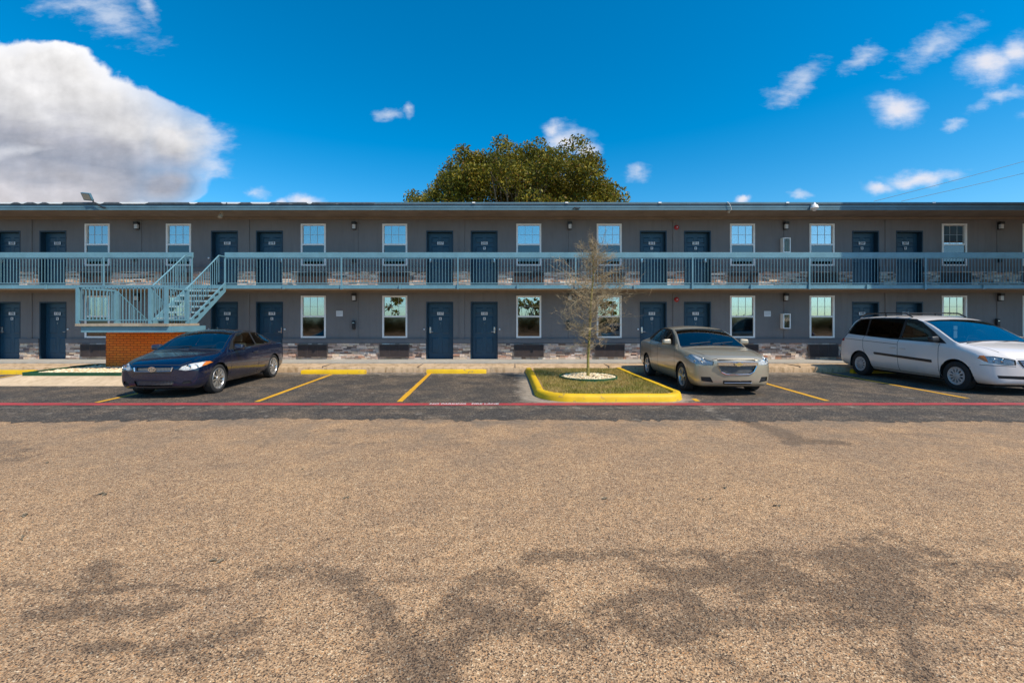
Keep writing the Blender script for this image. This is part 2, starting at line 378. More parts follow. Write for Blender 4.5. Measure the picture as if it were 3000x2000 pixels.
def stucco(name, base):
    m, t, b = newmat(name); p = worldco(t)
    n = t.noise(p, 0.7, 6, 0.6); n2 = t.noise(t.mapping(p, scale=(3, 3, 0.35)), 2.0, 6, 0.7)
    c = t.mix(t.rng(n, 0.3, 0.7), tuple(x*0.90 for x in base)+(1,), tuple(x*1.08 for x in base)+(1,))
    c = t.mix(t.math('MULTIPLY', t.rng(n2, 0.47, 0.72), 0.34), c, tuple(x*0.65 for x in base)+(1,))
    t.link(c, b.inputs['Base Color']); b.inputs['Roughness'].default_value = 0.85; b.inputs['Specular IOR Level'].default_value = 0.2
    t.link(t.bump(t.noise(p, 55, 5, 0.7), 0.35), b.inputs['Normal']); return m
M = {}
M['ground'] = ground_mat(); M['bay'] = bay_mat()
M['yellow'] = worn_paint('yellow_kerb_paint', (0.86, 0.52, 0.004), (0.34, 0.21, 0.08), 0.585, 7, 0.25)
M['yline'] = worn_paint('yellow_line_paint', (0.80, 0.40, 0.015), (0.16, 0.12, 0.08), 0.62, 12, 0.2)
M['red'] = worn_paint('red_line_paint', (0.52, 0.055, 0.055), (0.15, 0.11, 0.10), 0.55, 9, 0.3)
M['whitep'] = worn_paint('white_letter_paint', (0.75, 0.70, 0.68), (0.5, 0.2, 0.18), 0.66, 12, 0.1)
M['walk'] = concrete('walkway_concrete', (0.42, 0.39, 0.34), (0.22, 0.18, 0.14), 0.3)
M['kerb'] = concrete('sidewalk_concrete', (0.58, 0.41, 0.255), (0.20, 0.12, 0.05), 0.8, 1.3)
M['kerbcap'] = concrete('ramp_concrete', (0.62, 0.46, 0.30), (0.36, 0.25, 0.14), 0.5, 1.3)
M['wall'] = stucco('grey_stucco', (0.208, 0.194, 0.188))
M['band'] = stucco('grey_sill_band', (0.175, 0.172, 0.178))  # wall grey darkened and cooled, shade put into the band's colour
M['soffit'] = pm('soffit_paint', (0.255, 0.205, 0.160), 0.8, var=0.18, scale=1.5)
M['slabc'] = concrete('slab_concrete', (0.42, 0.34, 0.25), (0.18, 0.14, 0.1), 0.4)
M['fascia'] = pm('teal_fascia_paint', (0.095, 0.185, 0.235), 0.5, var=0.16, scale=2.5, bump=0.1)
M['steel'] = pm('teal_steel_paint', (0.135, 0.275, 0.335), 0.45, var=0.12, scale=3, bump=0.08)
M['door'] = pm('navy_door_paint', (0.014, 0.058, 0.098), 0.42, var=0.12, scale=3)
M['doorf'] = pm('navy_frame_paint', (0.008, 0.034, 0.060), 0.5, var=0.12, scale=3)
M['vinyl'] = pm('white_vinyl', (0.88, 0.85, 0.80), 0.45, var=0.05)
M['muntin'] = pm('white_grid', (0.50, 0.52, 0.52), 0.5, var=0.05)
M['plate'] = pm('plate_white', (0.72, 0.72, 0.72), 0.5, var=0.05)
M['plated'] = pm('plate_dark', (0.05, 0.05, 0.06), 0.5, var=0.05)
M['chrome'] = pm('brushed_metal', (0.62, 0.60, 0.57), 0.25, 0.9, var=0.05)
M['black'] = pm('black_plastic', (0.018, 0.017, 0.018), 0.5, var=0.15)
M['acb'] = pm('brown_black_grille', (0.075, 0.055, 0.052), 0.6, var=0.2)
M['aclip'] = pm('grille_housing', (0.12, 0.095, 0.085), 0.6, var=0.2)
M['opal'] = pm('frosted_lamp_glass', (0.62, 0.60, 0.58), 0.4, var=0.03)
M['redp'] = pm('alarm_red', (0.40, 0.012, 0.012), 0.4, var=0.1)
M['beige'] = pm('beige_housing', (0.42, 0.36, 0.27), 0.55, var=0.12)
M['curt'] = pm('curtain_cloth', (0.62, 0.62, 0.54), 0.9, var=0.1)
M['curtd'] = pm('dark_curtain_cloth', (0.035, 0.036, 0.036), 0.9, var=0.1)
M['wglass'] = glass('window_glass', (0.62, 0.66, 0.62), 0.42, 0.0)
M['wglass_lo'] = glass('screened_glass', (0.16, 0.18, 0.18), 0.07, 0.05)
M['roof'] = pm('roof_shingle', (0.10, 0.12, 0.14), 0.85, var=0.3, scale=8, bump=0.4)
M['wrap'] = pm('white_membrane', (0.80, 0.80, 0.78), 0.6, var=0.05)
M['tread'] = pm('pale_tread_paint', (0.30, 0.42, 0.44), 0.6, var=0.2, scale=6)  # paler than the other teal steel
M['brick'] = brick_mat()
M['lensg'] = glass('cabinet_pane', (0.80, 0.78, 0.70), 0.02, 0.1, 1.25)
M['stone'] = island_mat('ledge_stone', [(0.0, (0.78, 0.58, 0.46)), (0.14, (0.20, 0.125, 0.095)), (0.26, (0.95, 0.84, 0.72)), (0.38, (0.55, 0.27, 0.17)), (0.50, (0.80, 0.68, 0.60)), (0.60, (0.12, 0.095, 0.10)), (0.70, (0.95, 0.74, 0.54)), (0.82, (0.34, 0.22, 0.17)), (0.92, (0.70, 0.56, 0.48)), (1.0, (0.15, 0.12, 0.125))], 0.9, 0.5, 50, (14, (0.75, 0.70, 0.66)))
M['pebble'] = island_mat('cream_pebble', [(0, (0.50, 0.36, 0.19)), (0.4, (0.74, 0.58, 0.35)), (0.8, (0.88, 0.76, 0.54)), (1, (0.36, 0.25, 0.15))], 0.8)
M['edging'] = pm('green_edging', (0.012, 0.085, 0.035), 0.5, var=0.2)
M['soil'] = concrete('dry_soil', (0.34, 0.235, 0.11), (0.10, 0.10, 0.03), 0.5, 5)
M['grass'] = leaf_mat('dry_grass', [(0, (0.28, 0.21, 0.05)), (0.35, (0.52, 0.36, 0.12)), (0.75, (0.70, 0.50, 0.22)), (1, (0.22, 0.22, 0.03))], (1.3, (0.50, 0.66, 0.30)))
M['bark'] = concrete('bark', (0.22, 0.175, 0.12), (0.10, 0.08, 0.05), 0.6, 12)
M['lichen'] = pm('lichened_bark', (0.30, 0.25, 0.07), 0.9, var=0.45, scale=14, bump=0.6, bscale=60)
M['twig'] = pm('twig_bark', (0.40, 0.30, 0.17), 0.9, var=0.4, scale=6)
M['oak'] = leaf_mat('oak_leaves', [(0, (0.070, 0.075, 0.012)), (0.35, (0.16, 0.15, 0.014)), (0.7, (0.30, 0.245, 0.018)), (0.9, (0.42, 0.30, 0.025)), (1, (0.28, 0.12, 0.03))], (0.6, (0.62, 0.68, 0.6)))
M['wire'] = pm('wire_black', (0.02, 0.02, 0.022), 0.6)
# ------------------------------------------------------------------ ground
def seg_dist(P, a, b):
    a = np.array(a); b = np.array(b); ab = b-a; tt = np.clip(((P-a) @ ab)/max(ab @ ab, 1e-9), 0, 1)
    return np.linalg.norm(P-(a+tt[:, None]*ab), axis=1)
def G(px, py):     # a spot on the tarmac (source pixels of the photo) in metres
    D = EYE*FPX/(py-HY); return (gx(px, D), D)
def grid_sheet(name, xs, ys, z, mat, attrs):
    X, Y = np.meshgrid(xs, ys); nx, ny = len(xs), len(ys)
    vs = np.stack([X.ravel(), Y.ravel(), np.full(X.size, z)], 1)
    i = np.arange((ny-1)*nx).reshape(ny-1, nx)[:, :-1].ravel()
    o = npmesh(name, vs, np.stack([i, i+1, i+nx+1, i+nx], 1), mat)
    for k, fn in attrs.items():
        a = o.data.attributes.new(k, 'FLOAT', 'POINT'); a.data.foreach_set('value', fn(vs[:, :2]).astype(np.float32))
    return o
Z1 = lambda x, y: G(x/1.568, 1150+y/1.568)
Z2 = lambda x, y: G(1500+x/1.568, 1150+y/1.568)
strokes = [  # (points, half width in m, strength): old sealer and oil marks
 ([Z1(1200,830), Z1(1400,815), Z1(1600,850), Z1(1720,960), Z1(1790,1080), Z1(1900,1110), Z1(2060,960), Z1(2200,820)], .10, .75),
 ([Z1(1750,1090), Z1(1760,1240), Z1(1700,1330)], .10, .7),
 ([Z1(1800,1130), Z1(1950,1200), Z1(2080,1190), Z1(2200,1050), Z1(2352,1030)], .15, .8),
 ([Z1(1900,1290), Z1(2000,1300)], .14, .9), ([Z1(2200,830), Z1(2340,870), Z2(100,930)], .14, .7),
 ([Z1(2060,1000), Z2(60,1060), Z2(330,1120)], .13, .8), ([Z1(1780,860), Z1(2040,850)], .05, .6),
 ([Z1(0,880), Z1(180,885), Z1(330,930), Z1(470,910), Z1(640,885), Z1(760,880), Z1(940,915), Z1(1050,880)], .05, .75),
 ([Z1(470,790), Z1(450,870), Z1(400,910)], .13, .75), ([Z1(160,1010), Z1(420,1010), Z1(600,1000), Z1(760,985)], .10, .75),
 ([Z1(0,1100), Z1(200,1080), Z1(390,1030)], .16, .5), ([Z1(830,1170), Z1(950,1130), Z1(1150,1080)], .10, .75),
 ([Z1(420,1170), Z1(560,1165), Z1(700,1190), Z1(860,1190), Z1(920,1220), Z1(1200,1195)], .05, .8), ([Z1(60,1190), Z1(250,1180)], .10, .6),
 ([Z1(790,1270), Z1(930,1255)], .05, .7), ([Z1(0,1230), Z1(300,1330)], .12, .35),
 ([Z2(60,750), Z2(350,750), Z2(800,735), Z2(1200,745), Z2(1400,760), Z2(1720,650), Z2(1830,690), Z2(1950,740)], .11, .7),
 ([Z2(650,820), Z2(800,850), Z2(980,830)], .12, .9), ([Z2(980,790), Z2(1150,790), Z2(1300,850), Z2(1100,910)], .16, .8),
 ([Z2(1250,880), Z2(1450,930), Z2(1600,960), Z2(1850,960), Z2(1750,870), Z2(1600,820), Z2(1500,780), Z2(1750,740)], .24, .85),
 ([Z2(930,1020), Z2(1150,1040), Z2(1350,1030), Z2(1500,1060), Z2(1800,1030)], .10, .8), ([Z2(1830,860), Z2(2000,880), Z2(2352,800)], .14, .6),
 ([Z2(1990,680), Z2(2160,680), Z2(2352,710)], .10, .45), ([Z2(1940,800), Z2(2150,790)], .08, .75), ([Z2(2180,835), Z2(2250,835)], .05, .9),
 ([Z2(1840,980), Z2(1820,1110), Z2(1860,1250), Z2(1900,1333)], .07, .75), ([Z2(1400,1060), Z2(1600,1170), Z2(1780,1280)], .06, .6),
 ([Z2(380,1010), Z2(580,930), Z2(760,950)], .10, .85), ([Z2(520,1050), Z2(680,1110), Z2(850,1050), Z2(800,970)], .15, .85),
 ([Z2(700,1130), Z2(900,1200), Z2(1050,1260), Z2(1200,1330)], .07, .7), ([Z2(1960,960), Z2(2150,980), Z2(2280,1010)], .06, .6),
 ([Z2(2000,1170), Z2(2352,1180)], .07, .5), ([Z2(1640,1000), Z2(1900,940)], .2, .6),
 ([Z2(1000,110), Z2(1200,170), Z2(1300,215)], .22, .95), ([Z2(1270,230), Z2(1380,225), Z2(1520,230)], .13, .95),
 ([Z2(1690,180), Z2(1900,190)], .12, .5), ([Z1(420,165), Z1(700,160)], .25, .5), ([Z1(1100,245), Z1(1600,230), Z1(2200,235)], .10, .45),
 ([Z1(0,240), Z1(60,300)], .35, .6), ([Z1(870,350), Z1(1000,330)], .12, .4), ([Z1(1440,190), Z1(1560,170)], .15, .5),
 ([Z1(450,468), Z1(480,464)], .03, 1.0), ([Z1(105,568), Z1(120,566)], .025, 1.0), ([Z1(800,175), Z1(812,172)], .04, 1.0), ([Z2(880,494), Z2(900,492)], .03, 1.1),
 ([Z1(975,778), Z1(995,776)], .02, 1.1), ([Z1(1565,484), Z1(1590,482)], .025, .8), ([Z1(110,666), Z1(125,664)], .02, .9)]
def stain(P):
    f = np.zeros(len(P)); k = (np.abs(P[:, 0]) < 13) & (P[:, 1] > 1) & (P[:, 1] < 9); Q = P[k]; g = np.zeros(len(Q))
    for pts, wd, st_ in strokes:
        d = np.full(len(Q), 1e9)
        for a, b in zip(pts[:-1], pts[1:]): d = np.minimum(d, seg_dist(Q, a, b))
        g = np.maximum(g, 1.04*st_*np.clip(1.35-d/wd*0.85, 0, 1))
    f[k] = g; return f
def dust(P): return np.clip((P[:, 1]-4.2)/2.2, 0, 1)*0.8 + 0.1 + np.clip(1-np.abs(P[:, 1]-7.3)/0.55, 0, 1)*0.6
xs = np.concatenate([np.linspace(-160, -14, 14), np.arange(-13.9, 13.95, 0.06), np.linspace(14, 160, 14)])
ys = np.concatenate([np.linspace(-160, 0.5, 12), np.arange(1.2, 4, 0.05), np.arange(4, 8.0, 0.08), np.linspace(8.1, 200, 14)])
g = grid_sheet('ground', xs, ys, 0.0, M['ground'], {'stain': stain, 'dust': dust}); tag(g, kind='structure')
# darker resealed asphalt of the parking bays, ragged along the lane
rng = np.random.RandomState(3)
xs = np.arange(-27, 27.01, 0.08); ys = np.concatenate([[7.46], np.arange(7.6, 14.06, 0.1)])
def dirt(P):
    back = np.clip((P[:, 1]-12.2)/1.9, 0, 1)*0.75
    isl = np.clip(1.0-np.abs(np.hypot(np.maximum(np.abs(P[:, 0]-2.0)-1.2, 0), np.maximum(np.abs(P[:, 1]-11.6)-2.2, 0))-0.38)/0.55, 0, 1)*1.0
    line = np.clip(1-np.abs(P[:, 1]-8.42)/0.12, 0, 1)*0.65
    cross = np.clip(1-seg_dist(P, G(2060, 1188), G(2130, 1232))/0.25, 0, 1)*0.6
    apron = np.clip(1-np.abs(P[:, 1]-11.1)/0.5, 0, 1)*(P[:, 0] < -8)*0.35
    return np.maximum.reduce([back, isl, line, cross, apron, 0.08+0*back])
o = grid_sheet('parking_bay_asphalt', xs, ys, 0.004, M['bay'], {'dirt': dirt}); tag(o, kind='structure')
co = np.empty(len(o.data.vertices)*3, np.float32); o.data.vertices.foreach_get('co', co); co = co.reshape(-1, 3); nx = len(xs)
j = np.cumsum(rng.randn(nx)*0.02); j -= np.linspace(j[0], j[-1], nx); co[:nx, 1] = 7.42 + np.clip(j, -0.12, 0.1) + rng.randn(nx)*0.045 + 0.07*np.sin(xs*0.35+1) + 0.04*np.sin(xs*2.7)
o.data.vertices.foreach_set('co', co.ravel()); o.data.update()
def strip(name, pts, mat, z):
    """flat painted strip through quads ((x,y) left edge, (x,y) right edge), edges slightly uneven"""
    vs = []; fs = []
    for i, (a, b) in enumerate(pts): vs += [(a[0], a[1], z), (b[0], b[1], z)]
    for i in range(len(pts)-1): fs.append((2*i, 2*i+1, 2*i+3, 2*i+2))
    mb = MB(); mb.add(vs, fs); o = mb.build(name, mat); tag(o, kind='structure'); return o
ptsr = []
for x in np.arange(-27, 27.01, 0.15):
    yc = 8.74 + 0.012*math.sin(x*0.9) + (0.06*(x/17)**2); hw = 0.115 + 0.012*random.uniform(-1, 1)
    ptsr.append(((x, yc-hw), (x, yc+hw)))
strip('fire_lane_line', ptsr, M['red'], 0.008)
lt = text_mesh('fire_lane_lettering', 'NO PARKING   FIRE LANE', 0.17, M['whitep'], None, (-0.95, 8.745, 0.0125), (0, 0, 0), ext=0.0005, bold=0.003); tag(lt, kind='structure')
bpy.context.view_layer.update(); lt.scale = (1.37/lt.dimensions.x, 1.05, 1)
for (xa, ya, xb, yb, wd) in ((-8.42, 8.92, -8.80, 13.3, .11), (-5.22, 9.0, -5.52, 13.45, .11), (-2.30, 9.0, -2.56, 13.7, .12), (6.52, 9.1, 6.80, 13.6, .11), (9.72, 9.4, 9.93, 14.0, .11), (-14.2, 9.3, -14.9, 13.2, .11), (3.82, 9.05, 3.86, 9.35, .10)):
    n = 24; pp = []
    for i in range(n+1):
        f = i/n; x = xa+(xb-xa)*f; y = ya+(yb-ya)*f; h = wd/2*(1+0.10*random.uniform(-1, 1)); pp.append(((x-h, y), (x+h, y)))
    strip('parking_line', pp, M['yline'], 0.008)

mb = MB()
lit = [Z1(465, 468), Z1(112, 568), Z1(806, 174), Z1(985, 778), Z1(1578, 484), Z1(116, 666), Z2(888, 494), Z2(985, 436), Z2(420, 492), Z2(1220, 520), Z1(1410, 354), Z1(205, 323)]
for (x, y) in lit:
    a_ = random.uniform(0, 3.1); L_ = random.uniform(.016, .034)
    for k in range(random.choice((1, 2, 3))):
        dx, dy = random.gauss(0, .03), random.gauss(0, .02); ca, sa = math.cos(a_+k), math.sin(a_+k)
        pts = [(-L_, 0, .004), (-L_*.3, L_*.45, .012), (L_*.6, L_*.3, .018), (L_, 0, .004), (L_*.4, -L_*.4, .015), (-L_*.4, -L_*.35, .010)]
        mb.add([(x+dx+px__*ca-py__*sa, y+dy+px__*sa+py__*ca, z__) for (px__, py__, z__) in pts], [tuple(range(6))])
tag(mb.build('leaf_litter', M['bark']), 'a few small dark dry leaves scattered over the tan lot surface', 'leaves', kind='stuff')

# ------------------------------------------------------------------ walkway, sidewalk and kerb
WY = 16.10; FZ = 0.235; SZ = 2.85; EY = 14.95       # wall plane, ground floor, balcony floor, eave plane
k = MB(); k.box(-27, 27, 14.92, WY+0.3, 0.0, FZ); tag(k.build('walkway', M['walk']), kind='structure')
mb = MB(); xs = np.arange(-27, 27.01, 0.25)
prof = [(14.03, 0.0), (14.035, 0.10), (14.06, 0.155), (14.11, 0.172), (14.45, 0.178), (14.915, 0.19)]
vs = []; 
for x in xs:
    e = random.uniform(-1, 1)*0.006
    for (y, z) in prof: vs.append((x, y+e+random.uniform(-1, 1)*0.004, z + (random.uniform(-1, 1)*0.004 if z > 0 else 0)))
n = len(prof); fs = [(i*n+q, (i+1)*n+q, (i+1)*n+q+1, i*n+q+1) for i in range(len(xs)-1) for q in range(n-1)]
mb.add(vs, fs); mb.v = [(x, y, z) for (x, y, z) in mb.v]
tag(mb.build('sidewalk', M['kerb'], smooth=40), kind='structure')
# joints across the sidewalk
mb = MB()
for x in (-14.1, -11.2, -6.05, -3.0, 0.1, 3.1, 6.15, 9.2, 12.2, 15.2): mb.box(x-0.008, x+0.008, 14.05, 14.9, 0.12, 0.1935)
tag(mb.build('sidewalk_joint', M['plated']), kind='structure')

def kerb_run(name, pts, wd, h, mat, closed=False, inner=None):
    """rounded kerb along a path on the ground (outer line), wd wide towards the left-hand side"""
    n = len(pts); secs = []
    prof = [(0.0, 0.0), (0.012, h*0.55), (0.035, h*0.88), (0.075, h), (wd*0.7, h*1.0), (wd-0.015, h*0.97), (wd, h*0.80), (wd, 0.03)]
    vs = []
    for i, p in enumerate(pts):
        a = pts[max(i-1, 0)]; b = pts[min(i+1, n-1)]; d = Vector((b[0]-a[0], b[1]-a[1])).normalized(); nrm = Vector((-d.y, d.x))
        jz = random.uniform(-1, 1)*0.004
        for (u, z) in prof: vs.append((p[0]+nrm.x*u, p[1]+nrm.y*u, z+(jz if z > 0.03 else 0)))
    m = len(prof); fs = [(i*m+q, (i+1)*m+q, (i+1)*m+q+1, i*m+q+1) for i in range(n-1) for q in range(m-1)]
    fs += [tuple(range(m)), tuple(range((n-1)*m, n*m))[::-1]]
    mb = MB(); mb.add(vs, fs); return mb.build(name, mat, smooth=50)
def arc(cx, cy, rx, ry, a0, a1, n=10): return [(cx+rx*math.cos(R(a0+(a1-a0)*i/n)), cy+ry*math.sin(R(a0+(a1-a0)*i/n))) for i in range(n+1)]
def dens(pts, step=0.25):
    out = [pts[0]]
    for a, b in zip(pts[:-1], pts[1:]):
        d = math.dist(a, b); m = max(1, int(d/step))
        out += [(a[0]+(b[0]-a[0])*i/m, a[1]+(b[1]-a[1])*i/m) for i in range(1, m+1)]
    return out
path = [(0.42, 14.02), (0.47, 12.5), (0.50, 10.4)] + arc(1.25, 9.85, 0.75, 0.88, 175, 265, 10) + [(1.6, 8.96), (3.1, 8.98)] + arc(3.15, 9.58, 0.50, 0.60, -82, -8, 9) + [(3.62, 10.4), (3.55, 12.5), (3.50, 14.02)]
IP = dens(path)
kk = kerb_run('kerb', IP, 0.19, 0.155, M['yellow']); tag(kk, kind='structure')
mb = MB(); inn = [(x+(2.0-x)*0.04, y+(11.6-y)*0.02) for (x, y) in IP]
cen = (2.0, 11.8); vs = [(cen[0], cen[1], 0.145)] + [(x, y, 0.10) for (x, y) in inn]; mb.add(vs, [(0, i, i+1) for i in range(1, len(vs)-1)]); 
tag(mb.build('island_soil', M['soil'], smooth=True), kind='structure')
# grass blades
def inside(P, poly):
    x, y = P[:, 0], P[:, 1]; c_ = np.zeros(len(P), bool); j = len(poly)-1
    for i in range(len(poly)):
        xi, yi = poly[i]; xj, yj = poly[j]
        k = ((yi > y) != (yj > y)) & (x < (xj-xi)*(y-yi)/(yj-yi+1e-12)+xi); c_ ^= k; j = i
    return c_
def blades(name, P, z, h, mat, lean=0.6, wd=0.006, parent=None):
    n = len(P); a = np.random.rand(n)*6.283; hh = h*(0.5+np.random.rand(n)); ln = np.random.rand(n)*lean*hh; b = np.random.rand(n)*6.283
    base = np.stack([P[:, 0], P[:, 1], np.full(n, z)], 1); dx = np.stack([np.cos(a)*wd, np.sin(a)*wd, np.zeros(n)], 1)
    tip = base + np.stack([np.cos(b)*ln, np.sin(b)*ln, hh], 1)
    vs = np.concatenate([base-dx, base+dx, tip], 0).reshape(3, n, 3).transpose(1, 0, 2).reshape(-1, 3)
    return npmesh(name, vs, np.arange(3*n).reshape(n, 3), mat, parent, fs=3)
P = np.random.rand(60000, 2)*[3.4, 5.2]+[0.4, 8.9]; inn2 = [(x+(2.0-x)*0.15, y+(11.8-y)*0.05) for (x, y) in IP] 
P = P[inside(P, inn2)]; P = P[np.hypot(P[:, 0]-2.03, P[:, 1]-11.75) > 0.80]
clump = (np.sin(P[:, 0]*5+1)*np.cos(P[:, 1]*4)+np.random.randn(len(P))*0.9) > -0.8; P = P[clump][:26000]
gr = blades('grass', P, 0.125, 0.045, M['grass'], 0.9, 0.006); tag(gr, 'dry tan and green grass inside the yellow kerbed island', 'grass', kind='stuff')
def pebbles(name, P, z, r, mat):
    b = bmesh.new(); bmesh.ops.create_icosphere(b, subdivisions=1, radius=1); V0 = np.array([v.co[:] for v in b.verts]); F0 = np.array([[v.index for v in f.verts] for f in b.faces]); b.free()
    n = len(P); rr = r*(0.6+0.8*np.random.rand(n)); an = np.random.rand(n)*6.283
    sc = np.stack([rr*(0.8+0.6*np.random.rand(n)), rr*(0.8+.4*np.random.rand(n)), rr*0.6], 1)
    Q = V0[None]*sc[:, None]; Q = Q*(1+0.15*np.random.randn(n, len(V0), 1)*0.5)
    ca, sa = np.cos(an)[:, None], np.sin(an)[:, None]
    X = Q[:, :, 0]*ca-Q[:, :, 1]*sa; Y = Q[:, :, 0]*sa+Q[:, :, 1]*ca
    vs = np.stack([X+P[:, None, 0], Y+P[:, None, 1], Q[:, :, 2]+(z+np.random.rand(n)*r*0.8)[:, None]], 2).reshape(-1, 3)
    fs = (F0[None]+(np.arange(n)*len(V0))[:, None, None]).reshape(-1, 3)
    return npmesh(name, vs, fs, mat, smooth=False, fs=3)
a = np.random.rand(900)*6.283; rr = np.sqrt(np.random.rand(900))*0.70; P = np.stack([2.03+rr*np.cos(a), 11.75+rr*np.sin(a)], 1)
tag(pebbles('pebbles', P, 0.15, 0.032, M['pebble']), 'round ring of cream pebbles at the foot of the bare tree', 'pebbles', kind='stuff')
mb = MB(); mb.lathe([(0.10, 0.745), (0.19, 0.745), (0.195, 0.755), (0.19, 0.765), (0.10, 0.765)], 'Z', 48, (2.03, 11.75, 0.0))
tag(mb.build('garden_edging', M['edging'], smooth=50), 'low dark green plastic edging ring around the bare tree pebbles', 'garden edging')

# ------------------------------------------------------------------ stair bed with gravel on the left
mb = MB()
bx0, bx1, by0 = -13.25, -8.95, 11.12
top = [(-13.05, 11.62), (bx1, 11.62), (bx1, 14.1), (-13.8, 14.1), (-13.45, 12.6)]
bot = [(-13.75, by0), (bx1+0.05, by0), (bx1+0.05, 14.1), (-15.2, 14.1), (-14.6, 12.4)]
vs = [(x, y, 0.0) for x, y in bot] + [(x, y, 0.19) for x, y in top]
mb.add(vs, [(i, (i+1) % 5, 5+(i+1) % 5, 5+i) for i in range(5)] + [(5, 6, 7, 8, 9)])
tag(mb.build('concrete_apron', M['kerbcap']), kind='structure')
poly = [(-12.98, 11.68), (-9.0, 11.68), (-9.0, 14.0), (-13.15, 14.0), (-13.15, 12.6)]
P = np.random.rand(9000, 2)*[4.2, 2.6]+[-13.2, 11.65]; P = P[inside(P, [(-12.88, 11.80), (-9.12, 11.80), (-9.12, 13.9), (-13.02, 13.9), (-13.02, 12.6)])][:5200]
tag(pebbles('gravel', P, 0.20, 0.045, M['pebble']), 'bed of cream gravel spread around the orange brick stair base', 'gravel', kind='stuff')
mb = MB()
pl = poly + [poly[0]]
for a, b in zip(pl[:-1], pl[1:]):
    mb.tube((*a, 0.265), (*b, 0.265), 0.018, n=8); d = Vector((b[0]-a[0], b[1]-a[1])).normalized()*0.008
    mb.add([(a[0]+d.y, a[1]-d.x, 0.19), (b[0]+d.y, b[1]-d.x, 0.19), (b[0]+d.y, b[1]-d.x, 0.265), (a[0]+d.y, a[1]-d.x, 0.265),
            (a[0]-d.y, a[1]+d.x, 0.19), (b[0]-d.y, b[1]+d.x, 0.19), (b[0]-d.y, b[1]+d.x, 0.265), (a[0]-d.y, a[1]+d.x, 0.265)], [(0, 1, 2, 3), (4, 5, 6, 7), (3, 2, 6, 7)])
tag(mb.build('garden_edging', M['edging'], smooth=40), 'long low green edging strip around the gravel bed below the stairs', 'garden edging')

# ------------------------------------------------------------------ wheel stops
def wheel_stop(x, y, L, label):
    mb = MB(); n = 14; prof = [(-.085, 0), (-.075, .09), (-.05, .125), (.05, .125), (.075, .09), (.085, 0)]; vs = []
    for i in range(n+1):
        f = i/n; px = (f-.5)*L; e = 1.0 if 0 < i < n else 0.86
        for (u, z) in prof: vs.append((px, u*e+random.uniform(-1, 1)*.003, z*(1 if e == 1 else .92)+(random.uniform(-1, 1)*.003 if z > 0 else 0)))
    m = len(prof); fs = [(i*m+q, (i+1)*m+q, (i+1)*m+q+1, i*m+q+1) for i in range(n) for q in range(m-1)]; fs += [tuple(range(m)), tuple(range(n*m, n*m+m))[::-1]]
    mb.add(vs, fs); o = mb.build('wheel_stop', M['yellow'], smooth=35, loc=(x, y, 0.005))
    tag(o, label, 'wheel stop', 'yellow wheel stops at the sidewalk'); return o
wheel_stop(-5.51, 13.62, 1.98, 'yellow wheel stop just right of the dark blue car, below the ground floor notice')
wheel_stop(-1.73, 13.74, 1.86, 'yellow concrete wheel stop below blue doors 117 and 115, between blue car and tree island')
wheel_stop(-15.62, 13.55, 1.95, 'yellow concrete wheel stop at the far left edge, left of the gravel bed')
wheel_stop(11.55, 13.78, 1.85, 'yellow concrete wheel stop half hidden under the white van')

# ------------------------------------------------------------------ MOTEL
motel = empty('motel_building', (0, WY, 0))
tag(motel, 'long two storey grey motel with navy doors, stone base and teal balcony', 'building')
def part(mb, name, mat, smooth=False, parent=None):
    """parts are modelled in world space, their parent sits at its own place"""
    par = motel if parent is None else parent
    o = mb.build(name, mat, smooth=smooth); o.parent = par
    base = Vector((0, 0, 0)); p_ = par
    while p_ is not None: base += p_.location; p_ = p_.parent
    o.data.transform(Matrix.Translation(-base)); return o
SW = FPX/WY
def wx(dpx): return (dpx*S-CX)/SW            # x on the wall plane from the 2352-px reading
doors = [(16, 225, 'L'), (121.5, 223, 'R'), (515.5, 221, 'L'), (619, 219, 'R'), (1010, 217, 'L'), (1112, 215, 'R'), (1500.5, 213, 'L'), (1602, 211, 'R'), (1988, 209, 'L'), (2089, 207, 'R')]
wins = [224, 410.5, 720, 907, 1214.5, 1399, 1705, 1887.5, 2191.5, 2377]
extra_d = [(-378, 'L'), (-276, 'R'), (2475, 'L'), (2576, 'R')]; extra_w = [-80, -175, 2690]
DW, DH, WW = 0.495, 2.095, 0.45
openings = []
for fl, z0 in ((0, FZ), (1, SZ-0.02)):
    for d in doors: openings.append((wx(d[0])-DW, wx(d[0])+DW, z0, z0+DH))
    for d in extra_d: openings.append((wx(d[0])-DW, wx(d[0])+DW, z0, z0+DH))
    zw = (1.016, 2.545) if fl == 0 else (3.644, 5.17)
    for x in wins+extra_w: openings.append((wx(x)-WW, wx(x)+WW, *zw))
XL, XR = -26.0, 26.0
def pierced_wall(xs, zs, ops, y, dep):
    mb = MB(); xs = sorted(set([round(v, 4) for v in xs+[o[0] for o in ops]+[o[1] for o in ops]])); zs = sorted(set([round(v, 4) for v in zs+[o[2] for o in ops]+[o[3] for o in ops]]))
    vs = [(x, y, z) for z in zs for x in xs]; n = len(xs); fs = []
    for j in range(len(zs)-1):
        for i in range(n-1):
            cx_, cz_ = (xs[i]+xs[i+1])/2, (zs[j]+zs[j+1])/2
            if any(o[0] < cx_ < o[1] and o[2] < cz_ < o[3] for o in ops): continue
            fs.append((j*n+i, j*n+i+1, (j+1)*n+i+1, (j+1)*n+i))
    mb.add(vs, fs)
    for (a, b, c, d) in ops:
        mb.add([(a, y, c), (b, y, c), (b, y, d), (a, y, d), (a, y+dep, c), (b, y+dep, c), (b, y+dep, d), (a, y+dep, d)], [(0, 4, 7, 3), (1, 2, 6, 5), (2, 3, 7, 6), (0, 1, 5, 4)])
    return mb
mb = pierced_wall([XL, XR], [0.2, 5.40], openings, WY, 0.22)
